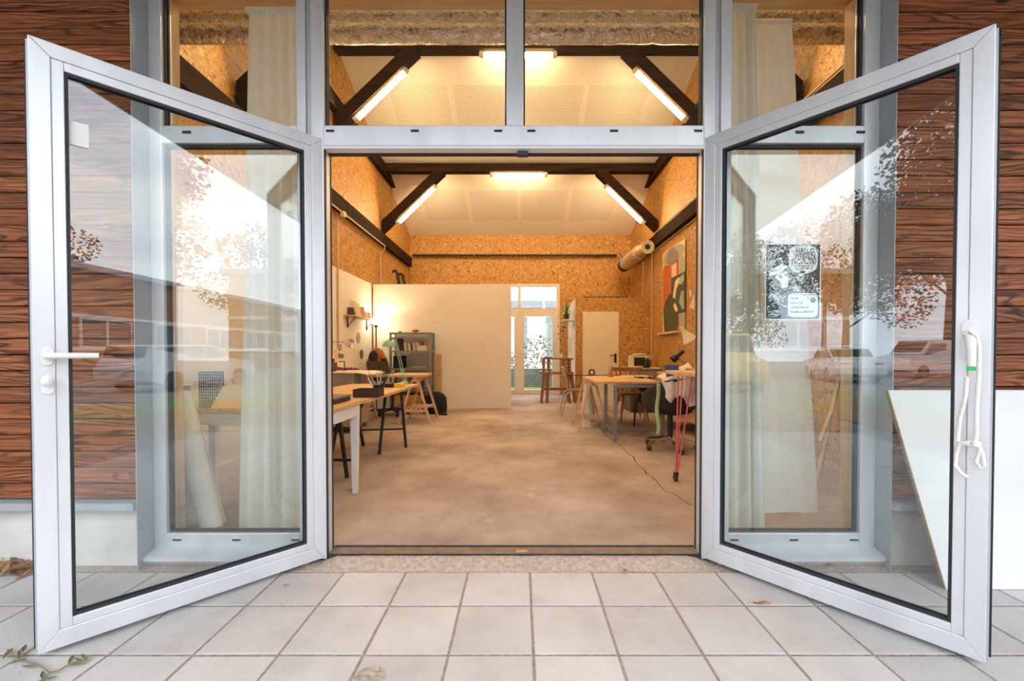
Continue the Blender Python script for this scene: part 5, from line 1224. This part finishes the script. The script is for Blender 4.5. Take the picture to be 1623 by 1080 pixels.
# poster on the right window pane
PX0, PX1, PZ0, PZ1, PY = at(1212, 500, 2.338).x, at(1300.5, 500, 2.338).x, at(1250, 507, 2.338).z, at(1250, 386.5, 2.338).z, 2.338
PS = thing('event_poster', 'black and white printed poster taped inside the right window pane', 'poster', ((PX0 + PX1) / 2, PY, PZ0))
INK = pm('poster_ink', (.045, .065, .065), .7, 0, .1); PWH = pm('poster_white', (.80, .86, .84), .7, 0, .02)
def pp(u, v): return (PX0 + (PX1 - PX0) * u, PZ1 - (PZ1 - PZ0) * v)
def ppl(pts, mt, nm, i):
    q = [(*[pp(u, v)[0]], PY - .0006 * i, pp(u, v)[1]) for u, v in pts]
    return MB().prism(q, (0, .0005, 0)).build(nm, mt, PS)
ppl([(0, 0), (1, 0), (1, 1), (0, 1)], PWH, 'sheet', 0)
ppl([(.02, .012), (.98, .012), (.98, .988), (.02, .988)], INK, 'printed_ground', 1)
def rr_(cx, cy, a, b, k=4, n=28): return [(cx + a * math.copysign(abs(math.cos(t)) ** (2 / k), math.cos(t)), cy + b * math.copysign(abs(math.sin(t)) ** (2 / k), math.sin(t))) for t in [2 * PI * i / n for i in range(n)]]
ppl(rr_(.68, .20, .26, .185, 3), PWH, 'speech_bubble', 2)
ppl([(.64, .36), (.72, .36), (.66, .43), (.56, .45)], PWH, 'speech_tail', 2)
ppl(rr_(.68, .81, .27, .16, 6), PWH, 'info_panel', 2)
ppl([(.17, .03), (.30, .09), (.17, .15), (.05, .09)], PWH, 'diamond', 2); ppl([(.17, .038), (.285, .09), (.17, .142), (.065, .09)], INK, 'diamond', 3)
ppl([(.05, .36), (.20, .35), (.36, .28), (.40, .31), (.25, .40), (.08, .42)], PWH, 'hat_brim', 2)
ppl([(.08, .24), (.28, .18), (.33, .30), (.12, .37)], PWH, 'hat_crown', 2); ppl([(.095, .25), (.27, .195), (.30, .265), (.125, .33)], INK, 'hat_crown', 3)
ppl([(.17, .43), (.38, .36), (.42, .48), (.40, .58), (.30, .58), (.26, .50)], PWH, 'mask_face', 2)
def star(cx, cy, r): return [(cx + (r if i % 2 == 0 else r * .42) * math.cos(PI / 2 + i * PI / 5) , cy - .72 * (r if i % 2 == 0 else r * .42) * math.sin(PI / 2 + i * PI / 5)) for i in range(10)]
ppl(star(.27, .43, .05), INK, 'star', 3); ppl(star(.37, .41, .04), INK, 'star', 3)
rng = random.Random(5); b = MB()
def seg(u0, v0, u1, v1, wd=.012):
    x0_, z0_ = pp(u0, v0); x1_, z1_ = pp(u1, v1); d = V((x1_ - x0_, 0, z1_ - z0_)); 
    if d.length < 1e-4: return
    n_ = V((-d.z, 0, d.x)).normalized() * wd * (PX1 - PX0) / 2
    y = PY - .0009
    b.add([V((x0_, y, z0_)) - n_, V((x0_, y, z0_)) + n_, V((x1_, y, z1_)) + n_, V((x1_, y, z1_)) - n_], [(0, 1, 2, 3)])
for i in range(210):
    u, v = rng.uniform(.04, .95), rng.uniform(.03, .96)
    if (.40 < u < .96 and v < .42) or (.40 < u and v > .63) or (u < .32 and v < .16) or (.05 < u < .42 and .17 < v < .60) or (u < .38 and v > .88): continue
    a_ = rng.uniform(0, 2 * PI); L = rng.uniform(.02, .06); pts_ = [(u, v)]
    for k in range(3):
        a_ += rng.uniform(-.9, .9); u += L * .5 * math.cos(a_); v += L * .36 * math.sin(a_); pts_.append((max(.03, min(.97, u)), max(.02, min(.98, v))))
    for k in range(3): seg(*pts_[k], *pts_[k + 1], wd=.013)
for k in range(5): seg(.50 + .03 * k, .57 - .02 * (2 - abs(k - 2)), .52 + .02 * k, .63, .018)
for k in range(4): seg(.08 + .035 * k, .66, .12 + .03 * k, .74, .016)
b.build('confetti_linework', PWH, PS, kind='stuff')
def text(s_, u, v, h, mt, parent, nm='lettering', width=None, i=3, align='LEFT'):
    cu = bpy.data.curves.new('lettering', 'FONT'); cu.body = s_; cu.size = 1.0; cu.align_x = align; cu.offset = .028; cu.resolution_u = 3
    tmp = bpy.data.objects.new('tmp', cu); COL.objects.link(tmp)
    dg = bpy.context.evaluated_depsgraph_get(); dg.update()
    me = bpy.data.meshes.new_from_object(tmp.evaluated_get(dg)); bpy.data.objects.remove(tmp)
    xs = [p.co.x for p in me.vertices]; ys_ = [p.co.y for p in me.vertices]
    sy_ = h * (PZ1 - PZ0) / .72; sx_ = sy_ if width is None else width * (PX1 - PX0) / max(1e-6, max(xs) - min(xs))
    x0_, z0_ = pp(u, v)
    for p in me.vertices:
        p.co = V((x0_ + (p.co.x - (min(xs) if width else 0)) * sx_, PY - .0006 * i, z0_ + p.co.y * sy_))
    me.materials.clear(); me.materials.append(mt)
    ob = bpy.data.objects.new(nm, me); COL.objects.link(ob); ob.parent = parent; ob.matrix_parent_inverse = Matrix.Translation(-parent.location)
    return ob
text('HALLO', .55, .125, .065, INK, PS, width=.32); text('WEEEEN.', .51, .195, .065, INK, PS, width=.40); text("J'ECOUTE?", .46, .265, .065, INK, PS, width=.45)
text('DU 25 OCT AU 31', .50, .305, .022, INK, PS, width=.36); text('AU 10 NOVEMBRE', .52, .335, .018, INK, PS, width=.33)
text('CR', .10, .088, .028, PWH, PS, width=.11, i=4); text('IC', .17, .115, .028, PWH, PS, width=.09, i=4)
text('Le CRIC', .06, .905, .028, PWH, PS, width=.18); text('entree libre', .06, .94, .016, PWH, PS, width=.18); text('tous les jours', .06, .965, .016, PWH, PS, width=.18)
for k, tx in enumerate(('EDDY VEL', 'CIRCUS TRIO', 'CHASSE DISPUTEE', 'Fanfare BRICK')):
    text(tx, .46, .735 + .058 * k, .026, INK, PS, width=.14 + .085 * k if k < 3 else .42)
for k in range(9): ppl([(.46 + .048 * k, .668), (.49 + .048 * k, .668), (.49 + .048 * k, .675), (.46 + .048 * k, .675)], INK, 'dash', 3)
ppl(rr_(.86, .745, .05, .035, 2, 16), INK, 'badge', 3)

# ================================================================== OUTSIDE NEAR THE DOOR
# leaning white board
zt2 = .955; yt, yb2 = 2.165, 2.02
tl, bl_ = at(1408, 622, yt).x, gd(1497, 933, .003).x
wbd = thing('leaning_board', 'large white board with raw slanted edge leaning on the cladding', 'board', (2.6, 2.05, 0))
n_ = V((0, -(zt2), -(yt - yb2))).normalized() * .0
def wq(x, t, th=0): return V((x, yb2 + (yt - yb2) * t + th, .003 + zt2 * t))
MB().hexa([wq(bl_, 0), wq(3.6, 0), wq(3.4, 0, .014), wq(bl_, 0, .014), wq(tl, 1), wq(3.2, 1), wq(3.2, 1, .014), wq(tl, 1, .014)]).build('panel', pm('white_melamine', (.72, .72, .72), .5, 0, .04, 4), wbd)
MB().hexa([wq(bl_ - .006, 0, -.001), wq(bl_ - .0005, 0, -.001), wq(bl_ - .0005, 0, .015), wq(bl_ - .006, 0, .015), wq(tl - .006, 1, -.001), wq(tl - .0005, 1, -.001), wq(tl - .0005, 1, .015), wq(tl - .006, 1, .015)]).build('raw_edge', pm('raw_chipboard', (.30, .20, .11), .9, 0, .3, 60), wbd, label='raw brown chipboard edge')
# leaves and twig
LEAFB = pm('dry_brown_leaf', (.38, .22, .09), .8, 0, .35, 12)
def dry_leaf(x, y, lab, s_=.035, rot=0., mt=None, grp='fallen leaves by the entrance'):
    p = gd(x, y, .003); b = MB()
    def fn(u, v):
        w_ = math.sin(v * PI) ** .8 * .38
        return (s_ * (u - .5) * 2 * w_, s_ * (v - .5) * 2, .004 + s_ * .35 * abs(u - .5) + s_ * .25 * math.sin(v * 5 + u))
    b.grid(fn, 6, 8); o_ = b.build('dry_leaf', mt or LEAFB, smooth=True, label=lab, cat='leaf', group=grp, fix=False)
    o_.location = (p.x, p.y, .002); o_.rotation_euler = (0, 0, rot); return o_
dry_leaf(990, 906, 'upright curled brown leaf at the edge of the slabs', .025, -.5)
dry_leaf(1207, 958, 'flat curled tan leaf on the slabs before the right leaf', .035, 1.2)
dry_leaf(579, 878, 'small brown leaf at the left end of the threshold', .022, 1.2)
dry_leaf(570, 882, 'dark leaf scrap at the left end of the threshold', .018, .4)
dry_leaf(717, 878, 'thin brown leaf scrap along the threshold left of centre', .03, 1.5)
dry_leaf(1315, 898, 'reddish leaf below the right window sill', .025, .6)
dry_leaf(453, 929, 'grey flattened leaf print on a left slab', .016, 1.3, pm('grey_leaf', (.25, .22, .19), .9))
lp_ = MB(); rng = random.Random(3)
for i in range(150):
    p = gd(rng.uniform(-45, 48), rng.uniform(888, 914), .004); a_ = rng.uniform(0, PI); l = rng.uniform(.015, .04); w_ = l * .35
    d = V((math.cos(a_), math.sin(a_), rng.uniform(-.3, .5))).normalized() * l; e = V((-math.sin(a_), math.cos(a_), 0)) * w_; p.z = rng.uniform(.006, .04)
    lp_.add([p - d, p - e, p + d, p + e], [(0, 1, 2, 3)])
lp_.build('dry_leaf_litter', pm('litter_brown', (.30, .15, .07), .85, 0, .6, 15), label='heap of dry leaves against the left plinth', cat='leaves', kind='stuff', fix=False)
tw = thing('leafy_twig', 'thin twig with wilted green leaves on the lower left slabs', 'twig', tuple(gd(70, 1060)))
pts = [gd(x, y, .012) for x, y in ((12, 1030), (30, 1047), (60, 1054), (78, 1066), (92, 1064), (115, 1051), (132, 1046))]
MB().tube(pts, [.003] * 7, 6).build('stem', pm('twig_brown', (.28, .2, .12), .8), tw)
MB().tube([gd(78, 1066, .012), gd(70, 1078, .01), gd(62, 1095, .01)], .0025, 6).build('stem', pm('twig_brown', (.28, .2, .12), .8), tw)
for x, y, a_ in ((12, 1036, .3), (22, 1042, 2.0), (30, 1038, 1.0), (36, 1030, .6), (26, 1050, 2.6), (112, 1046, .5), (124, 1048, 1.4), (132, 1043, 1.2), (120, 1054, 2.2), (66, 1072, .9), (74, 1078, 2.5), (44, 1058, 1.8)):
    p = gd(x, y, .014); b = MB()
    b.grid(lambda u, v: (.016 * (u - .5) * math.sin(v * PI), .045 * (v - .5), .006 + .012 * abs(u - .5)), 4, 6)
    o_ = b.build('leaf', pm('wilted_green', (.20, .23, .13), .7, 0, .3, 20), tw, smooth=True, fix=False)
    o_.matrix_parent_inverse = Matrix.Translation(-tw.location); o_.location = (p.x, p.y, .006); o_.rotation_euler = (.2, .3, a_)
sp = gd(585, 1075, .0); MB().lathe([(.0, .0), (.05, .0002), (.055, .0)], (sp.x, sp.y, .0012), 14, caps=False).build('gum_stain', pm('sandy_stain', (.38, .33, .27), .9, 0, .4, 50), PV)
MB().tube([gd(1315, 893, .02), gd(1345, 880, .025), gd(1372, 882, .02)], .004, 6).build('dry_twig', pm('twig_brown', (.28, .2, .12), .8), label='dry twig lying under the right window sill', cat='twig')

# ================================================================== THE STREET BEHIND THE CAMERA (seen in the panes)
def car(lab, loc, rz, L, W, prof, glassp, col, name='car'):
    c = thing(name, lab, 'car', loc, rz=rz)
    m = pm('paint_' + lab.split()[0], col, .25, 0, .02, coat=.5); dk = pm('car_glass', (.03, .035, .04), .1)
    b = MB(); n = len(prof)
    vs = []
    for y, k in ((-W / 2, 1), (-W / 2 * .97, 1), (W / 2 * .97, 1), (W / 2, 1)): pass
    def ring(y, inset): return [(x, y * (1 - (.16 if z > .95 else 0) * 1), z) for x, z in prof]
    a_ = ring(-W / 2, 0); bb_ = ring(W / 2, 0)
    b.add(a_ + bb_, [tuple(range(n)), tuple(range(n, 2 * n))] + [(i, (i + 1) % n, n + (i + 1) % n, n + i) for i in range(n)])
    b.build('body', m, c, local=True, bevel=.05)
    for i in range(n):                              # sloping screens front and rear
        (xa_, za_), (xb_, zb_) = prof[i], prof[(i + 1) % n]
        if min(za_, zb_) > .9 and abs(za_ - zb_) > .3:
            d_ = V((xb_ - xa_, 0, zb_ - za_)); nrm = V((-d_.z, 0, d_.x)).normalized() * .012
            if nrm.z < 0: nrm = -nrm
            p_, q_ = V((xa_, 0, za_)) + d_ * .12 + nrm, V((xb_, 0, zb_)) - d_ * .12 + nrm; w_ = V((0, W / 2 * .78, 0))
            MB().prism([p_ - w_, q_ - w_, q_ + w_, p_ + w_], tuple(-nrm * 1.5)).build('windscreen', dk, c, local=True)
    for sgn in (-1, 1):
        for gp in glassp:
            q = [(x, sgn * (W / 2 * (.84 if z > .95 else 1.0) + .008 + (.0 if z > .95 else 0)), z) for x, z in gp]
            MB().prism(q, (0, -sgn * .01, 0)).build('side_window', dk, c, local=True)
        for wx in (-L * .30, L * .31):
            wh = MB().lathe([(.31, -.09), (.31, .09)], (wx, sgn * (W / 2 - .08), .31), 20, rotm('X', PI / 2)).build('wheel', BLKP, c, local=True)
            MB().lathe([(.18, -.005), (.19, .01)], (wx, sgn * (W / 2 + .005), .31), 14, rotm('X', PI / 2 * sgn)).build('hubcap', CHROME, wh)
        MB().box(-L / 2 - .01, -L / 2 + .06, sgn * (W / 2 - .3) - .14, sgn * (W / 2 - .3) + .14, .65, .80).build('tail_lamp', pm('red_lens', (.6, .03, .02), .3), c, local=True)
        MB().box(L / 2 - .1, L / 2 + .01, sgn * (W / 2 - .3) - .14, sgn * (W / 2 - .3) + .14, .60, .74).build('head_lamp', pm('clear_lens', (.8, .8, .8), .2), c, local=True)
    return c
sedan = [(-2.2, .35), (-2.25, .6), (-2.15, .92), (-1.5, .98), (-.9, 1.38), (.35, 1.40), (1.05, .98), (2.0, .82), (2.2, .6), (2.2, .35), (1.7, .22), (-1.7, .22)]
sg = [[(-1.3, 1.0), (-.85, 1.32), (-.1, 1.34), (-.1, 1.0)], [(0, 1.0), (0, 1.34), (.33, 1.34), (.85, 1.0)]]
van = [(-2.0, .35), (-2.05, .7), (-2.0, 1.7), (-1.8, 1.82), (.7, 1.82), (1.25, 1.15), (1.95, .95), (2.1, .6), (2.1, .35), (1.7, .22), (-1.7, .22)]
vg = [[(-.1, 1.1), (-.1, 1.65), (.68, 1.65), (1.05, 1.1)]]
wagon = [(-2.2, .35), (-2.25, .7), (-2.1, 1.0), (-1.95, 1.42), (.35, 1.46), (1.05, 1.0), (2.0, .85), (2.2, .6), (2.2, .35), (1.7, .22), (-1.7, .22)]
wg = [[(-1.85, 1.02), (-1.75, 1.34), (-.1, 1.38), (-.1, 1.02)], [(0, 1.02), (0, 1.38), (.33, 1.38), (.85, 1.02)]]
car('silver station wagon parked across the lot to the right', (11.5, -7.6, -.035), .15, 4.4, 1.75, wagon, wg, (.55, .57, .6))
car('white sedan parked across the lot to the left', (-16.5, -8.0, -.035), PI + .2, 4.4, 1.7, sedan, sg, (.82, .83, .84))
car('yellow van standing nearest on the left of the lot', (-11.6, -1.6, -.035), .08, 4.2, 1.8, van, vg, (.85, .55, .12))
car('white small van far on the left of the lot', (-19.5, -13.5, -.035), 1.3, 4.1, 1.75, van, vg, (.8, .81, .82))
car('grey sedan beyond the white sedan on the left', (-22.0, -5.2, -.035), PI, 4.4, 1.7, sedan, sg, (.35, .37, .4))
# opposite building
OB = thing('opposite_building', 'long low wood-clad building across the parking lot', 'building', (8, -16, 0))
WOODF = pm('weathered_brown_boarding', (.30, .15, .09), .8, 0, .25, 3, (.2, 1, 12))
MB().box(-14, 40, -22, -15.5, -.035, 4.9).build('wall_body', WOODF, OB)
MB().box(-14.3, 40.3, -22.3, -15.2, 4.9, 5.15).build('roof_edge', pm('zinc_edge', (.35, .36, .38), .5, .3), OB)
for z_ in (1.25, 2.75): MB().box(-14, 40, -15.5, -15.4, z_, z_ + .14).build('white_band', PLAST, OB)
for k in range(13):
    x = -12 + k * 4
    wn_ = MB().box(x, x + 2.6, -15.5, -15.42, 1.40, 2.74).build('window', PLAST, OB)
    MB().box(x + .1, x + 1.22, -15.42, -15.40, 1.48, 2.66).build('pane', pm('car_glass', (.03, .03, .04)), wn_); MB().box(x + 1.36, x + 2.5, -15.42, -15.40, 1.48, 2.66).build('pane', pm('car_glass', (.03, .03, .04)), wn_)
# grass strips and path
box1(-40, 40, -5.6, -3.4, -.035, -.015, 'grass_verge', pm('short_grass', (.17, .20, .07), .95, 0, .4, 4, bmp=.5), kind='structure', label='strip of short grass between the pavement and the lot', cat='grass')
box1(-40, 40, -3.4, -1.6, -.035, -.02, 'leafy_path', pm('leaf_strewn_path', (.24, .15, .09), .95, 0, .5, 9), kind='structure', label='path strewn with brown leaves in front of the pavement', cat='path')
# trees
def tree(lab, x, y, h, r, col, n=1500, seed=0, conic=False, leaf_s=.16):
    rg = random.Random(seed); T = thing('street_tree', lab, 'tree', (x, y, -.035), group='trees around the parking lot')
    MB().tube([(x, y, -.035), (x + .1, y, h * .35), (x, y + .1, h * .75)], [.22, .15, .05], 8).build('trunk', pm('grey_bark', (.12, .09, .07), .9, 0, .3, 6), T)
    br = MB()
    for k in range(9):
        a_ = rg.uniform(0, 2 * PI); z0_ = h * rg.uniform(.3, .65); br.tube([(x, y, z0_), (x + r * .7 * math.cos(a_), y + r * .7 * math.sin(a_), z0_ + h * .2)], [.06, .02], 5)
    br.build('branches', pm('grey_bark', (.1, .1, .1)), T)
    b = MB()
    bl = [(rg.uniform(-1, 1) * r * .6, rg.uniform(-1, 1) * r * .6, h * rg.uniform(.45, .88), r * rg.uniform(.3, .55)) for _ in range(9)]
    for i in range(int(n * 1.8)):
        if conic:
            zz = h * (.15 + .85 * rg.random() ** .8); rr = r * (1 - (zz / h)) * rg.uniform(.5, 1.05); a_ = rg.uniform(0, 2 * PI); c = V((x + rr * math.cos(a_), y + rr * math.sin(a_), zz))
        else:
            q = rg.choice(bl); d = V((rg.gauss(0, 1), rg.gauss(0, 1), rg.gauss(0, 1))).normalized() * q[3] * rg.uniform(.6, 1.05); c = V((x + q[0], y + q[1], q[2])) + d
        u_ = V((rg.gauss(0, 1), rg.gauss(0, 1), rg.gauss(0, 1))).normalized(); v_ = u_.orthogonal().normalized(); s_ = leaf_s * rg.uniform(.5, 1.0)
        b.add([c - u_ * s_, c - v_ * s_ * .6, c + u_ * s_, c + v_ * s_ * .6], [(0, 1, 2, 3)])
    b.build('foliage', pm('leaf_' + lab.split()[0] + lab.split()[1], col, .8, 0, .45, 1.5), T, fix=False, kind='stuff')
tree('golden autumn tree left of the lot beside the white sedan', -21.5, -11, 8.0, 3.0, (.42, .20, .05), seed=1, n=3500, leaf_s=.13)
tree('tall brown tree left of the building end', -21, -15.5, 13, 4.8, (.20, .11, .05), seed=21, n=9000, leaf_s=.17)
tree('broad dark brown tree left behind the small van', -25.5, -20, 14, 5.2, (.16, .10, .05), seed=22, n=8000, leaf_s=.19)
tree('orange autumn tree far left behind the cars', -37, -18, 13, 4.8, (.38, .16, .05), seed=2, n=2200)
tree('dark evergreen conifer far left of the lot', -24, -7, 10, 2.6, (.05, .09, .035), seed=3, conic=True, n=2200)
tree('green leafy tree left behind the yellow van', -19, -3, 7, 3.0, (.10, .15, .04), seed=4, n=2200)
tree('rusty tree by the left end of the wood-clad building', -18, -25, 10, 3.6, (.30, .14, .06), seed=5, n=2200)
tree('olive tall tree rising behind the wood-clad building', 17, -28, 11, 3.6, (.22, .17, .06), seed=6, n=2000)
tree('brownish thin tree behind the right of the wood-clad building', 26, -27, 11, 3.4, (.26, .15, .08), seed=7, n=1200)
tree('dark green tree straight behind the camera over the roof', -3, -28, 9, 3.6, (.07, .11, .04), seed=8, n=1500)
tree('pale olive tree far right of the lot', 33, -9, 7, 3.2, (.25, .24, .12), seed=9, n=1500)
# ================================================================== GARDEN BEHIND THE BACK WINDOW
box1(-6, 8, 12.2, 20, -.03, .0, 'garden_lawn', pm('bright_lawn', (.16, .26, .05), .95, 0, .3, 5), kind='structure', label='lawn behind the back window', cat='lawn')
box1(-6, 8, 14.2, 14.4, 0, .62, 'garden_wall', pm('grey_retaining_wall', (.18, .18, .17), .9, 0, .2), kind='structure', label='low grey retaining wall behind the back window', cat='wall')
fn_ = thing('garden_fence', 'pale wire fence panels seen through the back door glass', 'fence', (0, 16, 0))
for k in range(9): MB().box(-3 + k * 1.0, -2.95 + k * 1.0, 16, 16.04, 0, 2.3).build('fence_post', pm('pale_steel', (.6, .62, .64), .5, .3), fn_)
for z_ in (.8, 1.5, 2.25): MB().box(-3, 5, 16.01, 16.03, z_, z_ + .03).build('fence_wire', pm('pale_steel', (.6, .6, .6)), fn_)
nb = thing('neighbour_building', 'pale flat building beyond the garden fence', 'building', (2, 26, 0))
MB().box(-8, 14, 26, 30, 0, 3.9).build('wall_body', pm('pale_render', (.70, .70, .68), .8), nb)
MB().box(-8.3, 14.3, 25.6, 30, 3.9, 4.35).build('roof_edge', pm('zinc_edge', (.3, .3, .3)), nb)
for k in range(9): MB().box(-6 + k * 1.9, -5.3 + k * 1.9, 25.95, 26.0, .9, 3.4).build('window', pm('grey_blue_window', (.30, .34, .36), .3), nb)
MB().tube([(1.0, 18, 0), (1.0, 18, 6.0)], .05, 8).build('mast', pm('pale_steel', (.6, .6, .6)), label='pale mast standing behind the garden fence', cat='mast')
rg = random.Random(12); b = MB()
for i in range(1500):
    c = V((rg.uniform(-1.8, 3.2), 15.7 + rg.uniform(-.4, .4), 0)); c.z = .5 + 1.35 * rg.random() * (.7 + .3 * math.sin(c.x * 2.3))
    u_ = V((rg.gauss(0, 1), rg.gauss(0, 1), rg.gauss(0, 1))).normalized(); v_ = u_.orthogonal().normalized(); s_ = rg.uniform(.03, .07)
    b.add([c - u_ * s_, c - v_ * s_ * .6, c + u_ * s_, c + v_ * s_ * .6], [(0, 1, 2, 3)])
b.build('garden_creeper', pm('autumn_creeper', (.22, .17, .10), .8, 0, .6, 3), label='thin autumn creeper on the garden fence', cat='creeper', kind='stuff', fix=False)
